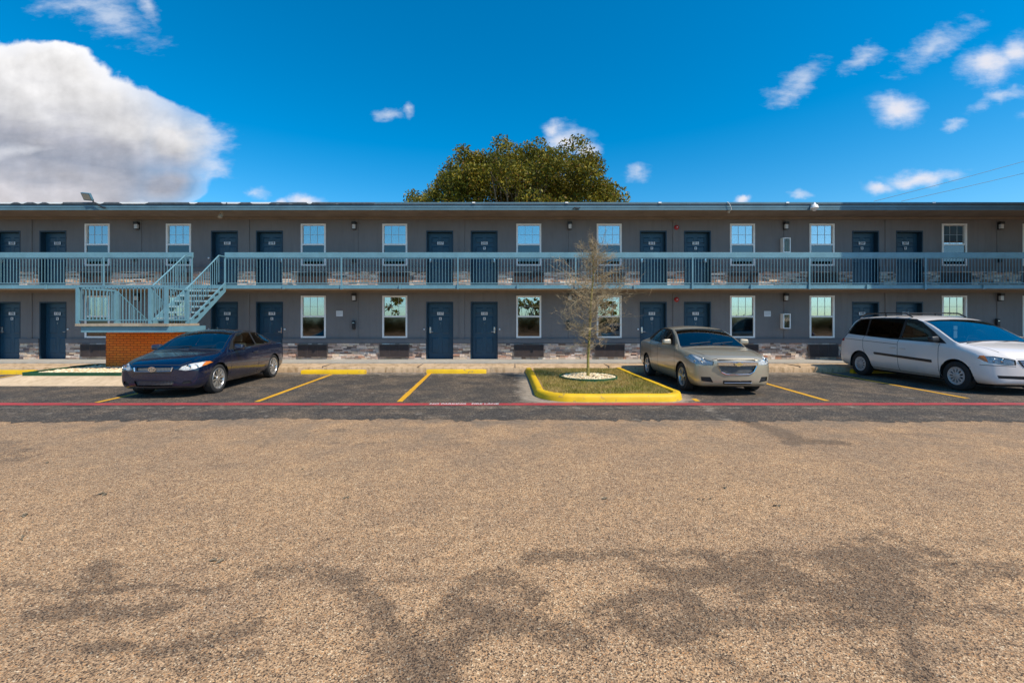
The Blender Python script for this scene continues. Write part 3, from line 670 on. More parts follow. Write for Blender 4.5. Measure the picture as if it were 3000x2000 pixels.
mb.box(XL, XR, WY+11.8, WY+12, 0, 5.4); mb.box(XL-0.2, XL, WY, WY+12, 0, 5.4); mb.box(XR, XR+0.2, WY, WY+12, 0, 5.4); 
part(mb, 'wall', M['wall'])
mb = MB(); mb.box(XL+0.1, XR-0.1, WY+0.60, WY+0.70, 0.2, 5.3); part(mb, 'dark_room_backing', M['plated'])  # dark sheet standing in for the unlit rooms behind the curtains
# pilasters at the door pairs and the lamps
pil = [69, 567.5, 1061, 1551, 2038]; lampx = [315, 812, 1305, 1799, 2288]
for p_ in pil:
    for (z0, z1) in ((0.965, 2.70), (3.58, 5.36)):
        mb = MB(); mb.box(wx(p_)-0.09, wx(p_)+0.09, WY-0.028, WY+0.001, z0, z1); part(mb, 'pilaster', M['wall'])
for p_ in lampx:
    for (z0, z1) in ((0.965, 2.70), (3.58, 5.36)):
        mb = MB(); mb.box(wx(p_)+0.02, wx(p_)+0.17, WY-0.02, WY+0.001, z0, z1); part(mb, 'pilaster', M['wall'])
# stone base with its grey sill band
dedge = sorted([(wx(d[0])-DW, wx(d[0])+DW) for d in doors+[(e[0],) for e in extra_d]])
def spans():
    x = XL; out = []
    for a, b in dedge: out.append((x, a)); x = b
    out.append((x, XR)); return out
for fl, z0 in ((0, FZ), (1, SZ)):
    mb = MB(); top = z0+0.585
    for a, b in spans():
        z = z0+0.004; r = 0
        while z < top-0.02:
            h = min(random.choice((0.05, 0.062, 0.075)), top-z); x = a+0.006
            while x < b-0.03:
                L = random.uniform(0.10, 0.34); x1 = min(x+L, b-0.006)
                if b-x1 < 0.05: x1 = b-0.006
                dp = random.uniform(0.022, 0.055)
                mb.box(x, x1-0.004, WY-dp, WY+0.002, z, z+h-0.004); x = x1
            z += h
    part(mb, 'stone_veneer', M['stone'])
    mb = MB()
    for a, b in spans(): 
        mb.box(a+0.002, b-0.002, WY-0.045, WY+0.002, top+0.002, top+0.14)
    part(mb, 'sill_band', M['band'])
    mb = MB()
    for a, b in spans(): mb.box(a+0.002, b-0.002, WY-0.062, WY+0.002, top+0.142, top+0.162)
    part(mb, 'sill_cap', M['band'])
# balcony slab, its teal edge and the soffits
mb = MB(); mb.box(XL, XR, EY+0.05, WY+0.5, 2.735, SZ-0.002); part(mb, 'balcony_slab', M['slabc'])
mb = MB(); mb.box(XL, XR, EY, EY+0.048, 2.728, SZ+0.006); mb.box(XL, XR, EY-0.012, EY-0.001, 2.728, 2.748); part(mb, 'balcony_edge_beam', M['steel'])
mb = MB(); mb.box(XL, XR, WY-0.09, WY-0.002, 2.66, 2.733); mb.box(XL, XR, WY-0.10, WY-0.002, 5.33, 5.398); part(mb, 'wall_top_trim', M['soffit'])
mb = MB(); mb.box(XL, XR, EY+0.02, WY+0.3, 5.402, 5.44); part(mb, 'roof_soffit', M['soffit'])
mb = MB(); mb.box(XL, XR, EY, EY+0.045, 5.395, 5.455); mb.box(XL, XR, EY+0.02, EY+0.05, 5.457, 5.466); mb.box(XL, XR, EY-0.008, EY+0.04, 5.468, 5.562); mb.box(XL, XR, EY+0.012, EY+0.05, 5.564, 5.574); part(mb, 'roof_fascia', M['fascia'])
mb = MB(); mb.box(XL, XR, EY-0.03, EY+0.2, 5.576, 5.60)
mb.add([(XL, EY-0.025, 5.602), (XR, EY-0.025, 5.602), (XR, EY-0.02, 5.655), (XL, EY-0.02, 5.655), (XR, WY+6, 6.0), (XL, WY+6, 6.0), (XR, WY+12, 5.6), (XL, WY+12, 5.6)], [(0, 1, 2, 3), (3, 2, 4, 5), (5, 4, 6, 7)])
part(mb, 'roof', M['roof'])
mb = MB(); mb.box(gx(1100, EY), XR, EY-0.034, EY-0.03, 5.602, 5.645); part(mb, 'drip_edge', M['fascia'])
# lifted shingle pieces with white membrane behind, on the left part of the roof edge
mb = MB(); wm = MB(); prev = -60
for (a, b) in ((-60, -4), (34, 66), (72, 112), (118, 148), (184, 293), (300, 360), (428, 560), (574, 655), (664, 668), (700, 742), (790, 812), (820, 850), (858, 905), (912, 985), (992, 1098)):
    x0_, x1_ = gx(a, EY), gx(b, EY); c_ = min(0.14, (x1_-x0_)*0.35); h = 5.650+random.uniform(-.006, .004)
    mb.add([(x0_, EY-0.045, 5.600), (x1_, EY-0.045, 5.600), (x1_-c_, EY-0.042, h), (x0_+c_, EY-0.042, h), (x0_, EY-0.035, 5.600), (x1_, EY-0.035, 5.600), (x1_-c_, EY-0.034, h), (x0_+c_, EY-0.034, h)], [(0, 1, 2, 3), (4, 7, 6, 5), (3, 2, 6, 7), (0, 3, 7, 4), (1, 5, 6, 2)])
for (a, b) in ((-60, 186), (284, 306), (352, 436), (556, 580), (650, 706), (736, 796), (900, 915)): wm.box(gx(a, EY), gx(b, EY), EY-0.031, EY-0.027, 5.602, 5.652)
for px in (1388, 1660, 1932, 2305, 2733): wm.box(gx(px, EY)-0.05, gx(px, EY)+0.05, EY-0.055, EY-0.036, 5.61, 5.655)
part(mb, 'lifted_shingle', M['roof']); part(wm, 'roof_membrane', M['wrap'])
# doors
M['glassdark'] = M['black']
def make_door(x, z0, num, side, small=True, proto=None):
    d = MB(); yl = WY+0.185
    d.box(x-DW+0.045, x+DW-0.045, yl, yl+0.045, z0+0.012, z0+DH-0.05)
    # six raised panels
    for (a, b) in ((-0.33, -0.055), (0.055, 0.33)):
        for (c_, e_) in ((0.20, 0.78), (0.92, 1.55), (1.66, 1.88)):
            d.add([(x+a, yl-0.001, z0+c_), (x+b, yl-0.001, z0+c_), (x+b, yl-0.001, z0+e_), (x+a, yl-0.001, z0+e_),
                   (x+a+0.035, yl-0.014, z0+c_+0.035), (x+b-0.035, yl-0.014, z0+c_+0.035), (x+b-0.035, yl-0.014, z0+e_-0.035), (x+a+0.035, yl-0.014, z0+e_-0.035)],
                  [(0, 1, 5, 4), (1, 2, 6, 5), (2, 3, 7, 6), (3, 0, 4, 7), (4, 5, 6, 7)])
    do = part(d, 'door', M['door'])
    f = MB(); f.box(x-DW+0.001, x-DW+0.043, WY-0.006, WY+0.235, z0, z0+DH-0.001); f.box(x+DW-0.043, x+DW-0.001, WY-0.006, WY+0.235, z0, z0+DH-0.001)
    f.box(x-DW+0.043, x+DW-0.043, WY-0.006, WY+0.235, z0+DH-0.048, z0+DH-0.001); f.box(x-DW+0.043, x+DW-0.043, WY+0.0, WY+0.235, z0-0.004, z0+0.010)
    part(f, 'door_frame', M['doorf'], parent=do)
    if num:
        zc = z0+1.665
        p_ = MB(); p_.cbox(x-0.118, x+0.118, yl-0.028, yl-0.016, zc-0.055, zc+0.055, 0.004); part(p_, 'number_plate', M['plate'], parent=do)
        text_mesh('room_number', str(num), 0.115, M['plated'], do, (x, yl-0.031-motel.location.y, zc), ext=0.002, bold=0.002)
        if small:
            p_ = MB(); p_.cbox(x-0.048, x+0.048, yl-0.028, yl-0.016, zc-0.235, zc-0.14, 0.004); part(p_, 'small_plate', M['plate'], parent=do)
            p_ = MB(); p_.box(x-0.022, x+0.022, yl-0.031, yl-0.028, zc-0.208, zc-0.165); p_.box(x-0.033, x-0.026, yl-0.031, yl-0.028, zc-0.2, zc-0.17); part(p_, 'pictogram', M['plated'], parent=do)
    sx = -1 if side == 'L' else 1; hx = x+sx*0.375; zc = z0+1.04
    h = MB(); h.cbox(hx-0.035, hx+0.035, yl-0.04, yl-0.001, zc-0.09, zc+0.13, 0.008); h.tube((hx, yl-0.03, zc-0.04), (hx, yl-0.075, zc-0.04), 0.014); h.tube((hx, yl-0.07, zc-0.04), (hx-sx*0.12, yl-0.07, zc-0.04), 0.011)
    part(h, 'handle', M['chrome'], parent=do)
    e = MB(); e.sphere((x+sx*(DW+0.07), WY-0.02, zc+0.05), 0.035, 2, (1, .8, 1)); part(e, 'door_stop', M['plate'], True, parent=do)
    pk = MB(); pk.tube((x, yl-0.01, z0+1.30), (x, yl-0.022, z0+1.30), 0.012); part(pk, 'peephole', M['chrome'], parent=do)
for (px, num, side) in doors:
    make_door(wx(px), SZ-0.02, num, side, small=num <= 215); make_door(wx(px), FZ, num-100, side)
for (px, side) in extra_d:
    make_door(wx(px), SZ-0.02, None, side); make_door(wx(px), FZ, None, side)
# windows
def make_window(x, z0, z1, cur, i):
    zm = (z0+z1)/2+0.01; y = WY-0.022; fr = MB(); t_ = 0.060
    a, b = x-WW-0.006, x+WW+0.006
    fr.box(a, a+t_, y, y+0.1, z0-0.006, z1+0.006); fr.box(b-t_, b, y, y+0.1, z0-0.006, z1+0.006)
    fr.box(a+t_, b-t_, y, y+0.1, z1-t_+0.006, z1+0.006); fr.box(a+t_, b-t_, y, y+0.1, z0-0.006, z0+t_-0.006); fr.box(a+t_, b-t_, y+0.006, y+0.09, zm-0.028, zm+0.028)
    wo = part(fr, 'window', M['vinyl'])
    g_ = MB(); g_.box(a+t_, b-t_, y+0.055, y+0.06, zm+0.028, z1-t_+0.006); part(g_, 'upper_pane', M['wglass'], parent=wo)
    g_ = MB(); g_.box(a+t_, b-t_, y+0.030, y+0.035, z0+t_-0.006, zm-0.028); part(g_, 'lower_pane', M['wglass_lo'], parent=wo)
    m_ = MB(); x0, x1 = a+t_, b-t_
    for k in (1, 2):
        xx = x0+(x1-x0)*k/3; m_.box(xx-0.0045, xx+0.0045, y+0.046, y+0.053, zm+0.03, z1-t_); m_.box(xx-0.008, xx+0.008, y+0.044, y+0.052, z0+t_, zm-0.03)
    for (c_, d_) in ((zm+0.03, z1-t_), (z0+t_, zm-0.03)):
        zz = (c_+d_)/2; m_.box(x0, x1, y+0.044, y+0.049, zz-(0.0045 if c_ > zm else 0.008), zz+(0.0045 if c_ > zm else 0.008))
    part(m_, 'muntin', M['muntin'], parent=wo)
    c_ = MB(); n = 60; vs = []
    for k in range(n+1):
        xx = x0+(x1-x0)*k/n; yy = WY+0.16+0.018*math.sin(k*1.15+i)+0.008*math.sin(k*2.7)
        vs += [(xx, yy, z0+0.02), (xx, yy, z1-0.02)]
    c_.add(vs, [(2*k, 2*k+2, 2*k+3, 2*k+1) for k in range(n)]); part(c_, 'curtain', M[cur], True, parent=wo)
for i, px in enumerate(wins+extra_w):
    make_window(wx(px), 3.644, 5.17, ('curt', 'curtd', 'curt', 'curt', 'curtd', 'curt', 'curt', 'curtd', 'curt', 'curtd', 'curt', 'curt', 'curt')[i], i)
    make_window(wx(px), 1.016, 2.545, ('curt', 'curtd', 'curt', 'curtd', 'curt', 'curtd', 'curt', 'curt', 'curt', 'curtd', 'curt', 'curt', 'curt')[i], i+3)
# balcony railings
posts = [-27, 240, 442, 518, 785, 1052, 1322, 1590, 1858, 2124, 2391]
px_ = lambda d: (d*S-CX)/(FPX/EY)
XGL, XGR = px_(442), px_(518)
def rail_section(a, b, plist):
    r = MB(); r.cbox(a-0.02, b+0.02, EY-0.02, EY+0.03, 3.775, 3.955, 0.006); r.box(a, b, EY-0.008, EY+0.018, 3.745, 3.773)
    ro = part(r, 'railing', M['steel'])
    br_ = MB(); br_.box(a, b, EY-0.012, EY+0.022, 2.895, 2.925); part(br_, 'bottom_rail', M['steel'], parent=ro)
    for p_ in plist:
        q = MB(); q.box(p_-0.024, p_+0.024, EY-0.042, EY-0.014, 2.70, 3.774); part(q, 'post', M['steel'], parent=ro)
    xs = [a]+sorted([p_ for p_ in plist if a+0.1 < p_ < b-0.1])+[b]
    for u, v in zip(xs[:-1], xs[1:]):
        n = max(2, round((v-u)/0.106)); q = MB()
        for k in range(1, n):
            x = u+(v-u)*k/n; q.box(x-0.0062, x+0.0062, EY-0.003, EY+0.0095, 2.924, 3.746)
        part(q, 'baluster_panel', M['steel'], parent=ro)
    q = MB(); x = (a if a > -20 else XGL) % 1.97
    for p_ in plist:
        for dx in ((-1.965, 0) if p_ > XGL+0.2 else (-1.965, 0)):
            xx = p_+dx
            if a-0.01 < xx < b+0.01: q.box(xx-0.035, xx+0.035, EY-0.05, EY-0.013, 2.715, 2.86)
    part(q, 'rail_bracket', M['steel'], parent=ro)
rail_section(-25.9, XGL, [-22.0, -18.9]+[px_(p) for p in posts[:3]])
rail_section(XGR, 25.9, [px_(p) for p in posts[3:]]+[px_(2391)+3.95, 25.0])

# ------------------------------------------------------------------ STAIRCASE in front of the balcony gap
stair = empty('staircase', (-11, 12.4, 0)); tag(stair, 'teal steel switchback stairs on an orange brick base, left of door 121', 'staircase')
sp_ = lambda mb, name, mat, smooth=False, par=None: part(mb, name, mat, smooth, parent=par or stair)
X0, X1, XM0, XM1 = -12.22, -9.14, -11.06, -10.86; LZ = 1.565; LY0, LY1 = 12.40, 13.30
XS0, XS1 = -10.86, -9.70
mb = MB(); mb.box(-12.36, -9.92, 13.40, 13.98, 0.18, 1.285); sp_(mb, 'brick_base', M['brick'])
mb = MB(); mb.box(X0-0.05, XS1+0.03, LY0-0.04, LY1+0.32, LZ-0.07, LZ); sp_(mb, 'landing_deck', M['slabc'])
mb = MB(); mb.box(X0+0.06, X1-0.45, LY0+0.02, LY0+0.07, 1.32, 1.49); mb.box(X0+0.06, X0+0.11, LY0+0.072, 13.9, 1.32, 1.49); mb.box(XS1-0.02, XS1+0.03, LY0+0.072, 13.9, 1.32, 1.49); mb.box(X0+0.06, XS1+0.1, 13.40-0.01, 13.45, 1.288, 1.36)
sp_(mb, 'landing_beam', M['steel'])
def flight(xa, xb, y0, z0, y1, z1, n, par_name):
    """steel flight running along Y with open treads"""
    s_ = (z1-z0)/(y1-y0)
    for x in (xa+0.02, xb-0.02):
        fo = MB(); vs = []
        for dx in (-0.02, 0.02):
            vs += [(x+dx, y0-0.08*(1 if s_ > 0 else -1)*0, z0-0.20), (x+dx, y1, z1-0.22), (x+dx, y1, z1+0.10), (x+dx, y0, z0+0.12)]
        fo.add(vs, [(0, 1, 2, 3), (4, 7, 6, 5), (0, 4, 5, 1), (1, 5, 6, 2), (2, 6, 7, 3), (3, 7, 4, 0)]); sp_(fo, 'stringer', M['steel'])
    for i in range(1, n):
        f = i/n; y = y0+(y1-y0)*f; z = z0+(z1-z0)*f; g_ = abs(y1-y0)/n
        q = MB(); q.box(xa+0.045, xb-0.045, y-g_*0.5, y+g_*0.5+0.01, z-0.055, z); sp_(q, 'tread', M['tread'])
        if par_name == 'upper':
            q = MB(); q.add([(xb+0.004, y-g_*.35, z-0.055), (xb+0.004, y+g_*.35, z-0.055+g_*.7*s_*.55), (xb+0.004, y+g_*.35, z+0.03+g_*.25), (xb+0.004, y-g_*.35, z+0.03-g_*.1), (xb+0.0005, y-g_*.35, z-0.055), (xb+0.0005, y+g_*.35, z-0.055+g_*.7*s_*.55), (xb+0.0005, y+g_*.35, z+0.03+g_*.25), (xb+0.0005, y-g_*.35, z+0.03-g_*.1)], [(0, 1, 2, 3), (4, 7, 6, 5), (0, 4, 5, 1), (1, 5, 6, 2), (2, 6, 7, 3), (3, 7, 4, 0)]); sp_(q, 'tread_bracket', M['black'])
def sloped_rail(x, y0, z0, y1, z1, ybar=0.10, h=0.98, ext=0.0, zb=0.12):
    q = MB(); q.tube((x, y0, z0+h), (x, y1, z1+h), 0.022, n=8)
    if ext: q.tube((x, y1, z1+h), (x, y1+ext, z1+h), 0.022, n=8)
    ro = sp_(q, 'handrail', M['steel'], 40)
    q = MB(); n = int(abs(y1-y0)/ybar)
    for i in range(n+1):
        f = i/n; y = y0+(y1-y0)*f; z = z0+(z1-z0)*f; q.box(x-0.008, x+0.008, y-0.008, y+0.008, z+zb-0.02, z+h)
    sp_(q, 'baluster_panel', M['steel'])
flight(XS0, XS1, LY1, LZ, EY-0.02, SZ, 7, 'upper')
flight(X0, XM0, 15.25, FZ, LY1+0.32, LZ, 7, 'lower')
for x in (XS0+0.02, XS1-0.02): sloped_rail(x, LY1-0.15, LZ+0.04, EY-0.35, SZ-0.03, 0.10, 0.98, 0.3)
for x in (X0+0.02, XM0-0.02): sloped_rail(x, LY1+0.30, LZ-0.02, 15.2, FZ+0.05, 0.10, 1.0)
def flat_rail(p, q_, z0, h, posts_):
    a = Vector((*p, z0)); b = Vector((*q_, z0)); L = (b-a).length; dirx = abs(b.x-a.x) > abs(b.y-a.y)
    q = MB(); 
    def rect(u, v, zc, ww, hh):
        if dirx: q.box(u.x, v.x, u.y-ww/2, u.y+ww/2, zc-hh/2, zc+hh/2)
        else: q.box(u.x-ww/2, u.x+ww/2, u.y, v.y, zc-hh/2, zc+hh/2)
    rect(a, b, z0+h, 0.05, 0.05); sp_(q, 'handrail', M['steel']); q = MB(); rect(a, b, z0+0.10, 0.03, 0.03); sp_(q, 'bottom_rail', M['steel'])
    q = MB(); n = max(2, round(L/0.105))
    for i in range(1, n):
        c_ = a+(b-a)*(i/n); q.box(c_.x-0.007, c_.x+0.007, c_.y-0.007, c_.y+0.007, z0+0.112, z0+h-0.02)
    sp_(q, 'baluster_panel', M['steel'])
    for f in posts_:
        c_ = a+(b-a)*f; q = MB(); q.box(c_.x-0.037, c_.x+0.037, c_.y-0.037, c_.y+0.037, z0, z0+h-0.026); sp_(q, 'post', M['steel'])
flat_rail((X0, LY0), (-9.72, LY0), LZ, 1.05, (0.0, 0.815, 0.995))
flat_rail((X0, LY0+0.04), (X0, LY1+0.28), LZ, 1.0, (1.0,))
flat_rail((XS1, LY0+0.04), (XS1, LY1-0.15), LZ, 1.0, (1.0,))
q = MB(); q.box(XM1-0.05, XM1+0.02, LY1-0.05, LY1+0.02, LZ, LZ+1.02); sp_(q, 'post', M['steel'])

# ------------------------------------------------------------------ things fixed to the motel
def copy_tree(o, parent=None):
    c_ = o.copy(); col.objects.link(c_); c_.parent = parent
    for ch in [x for x in bpy.data.objects if x.parent == o]: copy_tree(ch, c_)
    return c_
def wall_lamp():
    r = empty('wall_lamp', (0, 0, 0)); 
    q = MB(); q.cbox(-0.065, 0.065, -0.03, 0, -0.16, 0.13, 0.006); q.cbox(-0.075, 0.075, -0.14, 0.0, 0.03, 0.12, 0.012); q.cbox(-0.06, 0.06, -0.12, -0.03, -0.155, -0.135, 0.004); q.build('housing', M['black'], r)
    q = MB(); q.cbox(-0.052, 0.052, -0.115, -0.032, -0.134, 0.029, 0.01); q.build('lamp_shade', M['opal'], r); return r
proto = wall_lamp(); first = True
LB = {0: 'left of the stair gap, between windows of rooms 223 and 221', 1: 'between the windows of rooms {}19 and {}17', 2: 'between the windows of rooms {}15 and {}13', 3: 'between the windows of rooms {}11 and {}09', 4: 'right of the window beside door {}07'}
for fl in (1, 0):
    for i, px in enumerate(lampx):
        o = proto if first else copy_tree(proto); first = False
        o.location = (wx(px)+0.05+(0.03 if i == 4 else 0), WY-0.022, 4.98+0.13 if fl else 2.40+0.11)
        s_ = ('on the upper storey ' if fl else 'on the ground storey ')
        lb = LB[i].replace('{}', '2' if fl else '1')
        if i == 0: lb = 'left of the stairs under the roof soffit' if fl else 'seen through the stair landing rails'
        tag(o, 'small black lamp '+s_+lb, 'wall lamp', 'black wall lamps on the motel')
# wall ash boxes below the lamps
def ash_box():
    q = MB(); q.cbox(-0.055, 0.055, -0.09, 0.0, -0.17, 0.14, 0.015); r = q.build('ash_receptacle', M['black'], smooth=30)
    q = MB(); q.box(-0.03, 0.03, -0.094, -0.088, 0.05, 0.075); q.build('slot', M['chrome'], r); return r
proto = ash_box(); first = True
for (px, z, lb) in ((311, 3.97, 'upper storey left of the stairs, half behind the rail'), (812, 3.93, 'upper storey between doors 219 and 217'), (1303, 3.94, 'upper storey between doors 215 and 213'), (2290, 3.93, 'upper storey right of door 207'),
                    (812, 1.50, 'ground storey between doors 119 and 117'), (1303, 1.50, 'ground storey behind the bare tree'), (2285, 1.57, 'ground storey behind the white van windscreen')):
    o = proto if first else copy_tree(proto); first = False
    o.location = (wx(px)+0.03, WY-0.022, z); tag(o, 'slim black ash box, '+lb, 'ash box', 'black ash boxes on the motel wall')
# air conditioners
def ac_unit():
    r = empty('air_conditioner')
    q = MB(); w_ = 0.545
    q.box(-w_, w_, -0.14, 0, -0.01, 0.0); q.box(-w_, w_, -0.14, 0, 0.43, 0.445); q.box(-w_, -w_+0.015, -0.14, 0, 0, 0.43); q.box(w_-0.015, w_, -0.14, 0, 0, 0.43)
    q.box(-w_+0.015, w_-0.015, -0.08, 0, 0, 0.43); q.build('sleeve', M['aclip'], r)
    q = MB()
    for i in range(20):
        z = 0.004+i*0.0214; q.add([(-w_+.016, -0.138, z), (w_-.016, -0.138, z), (w_-.016, -0.138, z+0.010), (-w_+.016, -0.138, z+0.010), (-w_+.016, -0.11, z+0.012), (w_-.016, -0.11, z+0.012), (w_-.016, -0.11, z+0.02), (-w_+.016, -0.11, z+0.02)], [(0, 1, 2, 3), (3, 2, 6, 7), (0, 4, 5, 1), (4, 7, 6, 5)])
    for x in (-0.18, 0.18): q.box(x-0.006, x+0.006, -0.141, -0.1, 0, 0.43)
    q.build('grille', M['acb'], r); return r
proto = ac_unit(); first = True
wn = ['223', '221', '219', '217', '215', '213', '211', '209', '207', '205']
for fl in (1, 0):
    for i, px in enumerate(wins):
        o = proto if first else copy_tree(proto); first = False
        o.location = (wx(px), WY+0.04, (SZ if fl else FZ)+0.095)
        rm = wn[i] if fl else str(int(wn[i])-100)
        if i == 9: lb = f'dark brown louvred air conditioner under the window cut by the right edge, {"upper" if fl else "ground"} storey'
        elif i < 2 and not fl: lb = 'dark louvred air conditioner behind the brick stair base, below the window '+('right of door 123' if i == 0 else 'left of door 121')
        else: lb = f'dark brown louvred air conditioner under the window next to door {rm}'
        tag(o, lb, 'air conditioner', 'air conditioners under the windows')
# notices
for (px, py, lb) in ((780, 720, 'small white notice on the ground floor wall right of the window next to door 119'), (1762.5, 720.5, 'small white notice on the ground floor wall beside the fire extinguisher cabinet')):
    q = MB(); q.cbox(-0.12, 0.12, -0.012, 0, -0.10, 0.10, 0.003); o = q.build('notice_sign', M['plate'], loc=(wx(px), WY-0.001, gz(py*S, WY)))
    tag(o, lb, 'notice', 'white notices on the wall')
    q = MB()
    for i in range(4): q.box(-0.09, 0.09-(0.05 if i == 3 else 0), -0.0135, -0.0125, 0.055-i*0.035, 0.061-i*0.035)
    q.build('print_lines', M['band'], o)
# extinguisher cabinets
for (fl, z, lb) in ((1, 4.37, 'white fire extinguisher cabinet on the upper storey wall above the balcony rail'), (0, 1.62, 'white fire extinguisher cabinet on the ground storey wall between windows of rooms 111 and 109')):
    r = empty('extinguisher_cabinet', (wx(1801), WY-0.001, z)); tag(r, lb, 'extinguisher cabinet', 'fire extinguisher cabinets')
    q = MB(); q.box(-0.135, -0.10, -0.17, 0, -0.27, 0.27); q.box(0.10, 0.135, -0.17, 0, -0.27, 0.27); q.box(-0.10, 0.10, -0.17, 0, 0.235, 0.27); q.box(-0.10, 0.10, -0.17, 0, -0.27, -0.235); q.box(-0.10, 0.10, -0.02, 0, -0.235, 0.235); q.build('cabinet_body', M['vinyl'], r)
    q = MB(); q.box(-0.10, 0.10, -0.160, -0.155, -0.235, 0.235); q.build('cabinet_glass', M['lensg'], r)
    q = MB(); q.box(-0.098, 0.098, -0.026, -0.021, -0.233, 0.233); q.build('back_panel', M['beige'], r)
    q = MB(); q.lathe([(-0.2, 0.0), (-0.2, 0.055), (0.08, 0.055), (0.12, 0.03), (0.12, 0.0)], 'Z', 14, (0.0, -0.085, 0)); q.tube((0, -0.085, 0.12), (0.05, -0.085, 0.17), 0.012); q.build('extinguisher', M['beige'], r, smooth=40)
# fire alarms
for (z, lb) in ((gz(523*S, WY), 'round red fire alarm on the upper storey wall between doors 213 and 211'), (gz(688*S, WY), 'round red fire alarm on the ground storey wall between doors 113 and 111')):
    r = empty('fire_alarm', (wx(1553), WY-0.029, z)); tag(r, lb, 'fire alarm', 'red fire alarms')
    q = MB(); q.lathe([(0, 0), (0, 0.085), (-0.03, 0.085), (-0.06, 0.055), (-0.065, 0.0)], 'Y', 20); q.build('bell', M['redp'], r, smooth=35)
    q = MB(); q.sphere((0.0, -0.075, 0.0), 0.022, 2); q.build('strobe', M['plate'], r, smooth=True)
    q = MB(); q.path([(0, -0.01, 0.08), (0.0, -0.01, 0.2), (-0.25, -0.01, 0.24), (-0.27, -0.02, 0.26)], 0.008); q.build('conduit', M['soffit'], r)
# flood light on the roof edge, left
fo = empty('flood_light', (gx(290, EY)-0.02, EY-0.05, 5.5)); tag(fo, 'square grey flood light on a bent arm above the roof edge, far left', 'flood light')
q = MB(); q.path([(0.26, -0.02, -0.04), (0.12, -0.02, 0.0), (0.02, -0.03, 0.07), (-0.10, -0.04, 0.16), (-0.09, -0.04, 0.22)], 0.02, 8); q.cbox(0.20, 0.30, -0.04, 0.0, -0.075, -0.02, 0.005); q.build('arm', M['black'], fo, smooth=40)
q = MB(); q.cbox(-0.20, 0.20, -0.035, 0.035, -0.13, 0.13, 0.015); hd = q.build('lamp_head', M['fascia'], fo, smooth=30); hd.location = (-0.28, -0.05, 0.32); hd.rotation_euler = (R(28), R(8), R(-14))
q = MB(); q.box(-0.17, 0.17, -0.038, -0.0352, -0.10, 0.10); q.build('lens', M['beige'], hd)
# bullet lamp under the soffit near door 221
bo = empty('soffit_floodlight', (gx(650, 15.3), 15.3, 5.40)); tag(bo, 'beige twin spotlight under the roof soffit above the stairs, near door 221', 'spotlight')
q = MB(); q.tube((0, 0, 0), (0, 0, -0.05), 0.06, 0.05, 14); q.build('base', M['beige'], bo, smooth=40)
for sx in (-1, 1):
    q = MB(); q.lathe([(0, 0.0), (0.0, 0.035), (0.09, 0.05), (0.13, 0.065), (0.12, 0.0)], 'Z', 14); h = q.build('lamp_head', M['beige'], bo, smooth=40); h.location = (0.05*sx-0.02, -0.01, -0.07); h.rotation_euler = (R(155), R(22*sx), 0)
# small dark bracket and camera on cable
q = MB(); q.path([(-0.12, 0, -0.02), (-0.05, -0.02, 0.02), (0.03, -0.01, -0.01), (0.12, 0, 0.02)], 0.022, 6); q.cbox(-0.03, 0.05, -0.04, 0.01, -0.03, 0.03, 0.006); o = q.build('conduit_clamp', M['black'], loc=(gx(1688, EY), EY-0.03, gz(611, EY)))
tag(o, 'short dark tangled cable clamp on the roof edge above the bare tree', 'cable clamp')
r = empty('cable_camera', (gx(2140, EY), EY, 5.4)); tag(r, 'tiny camera hanging on a looped white cable from the roof edge, right of centre', 'camera')
q = MB(); P_ = [(-0.14, -0.045, 0.25), (-0.10, -0.06, 0.24), (-0.05, -0.06, 0.16), (0.0, -0.05, 0.06), (0.02, -0.03, 0.0), (0.02, 0.1, -0.02)]; q.path(P_, 0.009, 6); q.build('cable', M['vinyl'], r, smooth=60)
q = MB(); q.lathe([(0, 0.0), (0, 0.045), (-0.04, 0.05), (-0.08, 0.03), (-0.085, 0.0)], 'Z', 14, (0.0, 0.12, 0.0)); q.build('housing', M['beige'], r, smooth=40)
r = empty('security_camera', (gx(2386, 14.8), 14.80, 5.49)); tag(r, 'white dome security camera hanging at the roof edge, right', 'security camera')
q = MB(); q.lathe([(0.12, 0.0), (0.12, 0.02), (0.06, 0.045), (0.02, 0.10), (-0.06, 0.125), (-0.08, 0.115), (-0.08, 0.0)], 'Z', 24); q.box(-0.03, 0.03, 0.0, 0.14, 0.04, 0.10); q.build('housing', M['vinyl'], r, smooth=40)
q = MB(); q.lathe([(-0.082, 0.0), (-0.082, 0.085), (-0.12, 0.075), (-0.16, 0.04), (-0.17, 0.0)], 'Z', 20); q.build('dome', M['opal'], r, smooth=60)

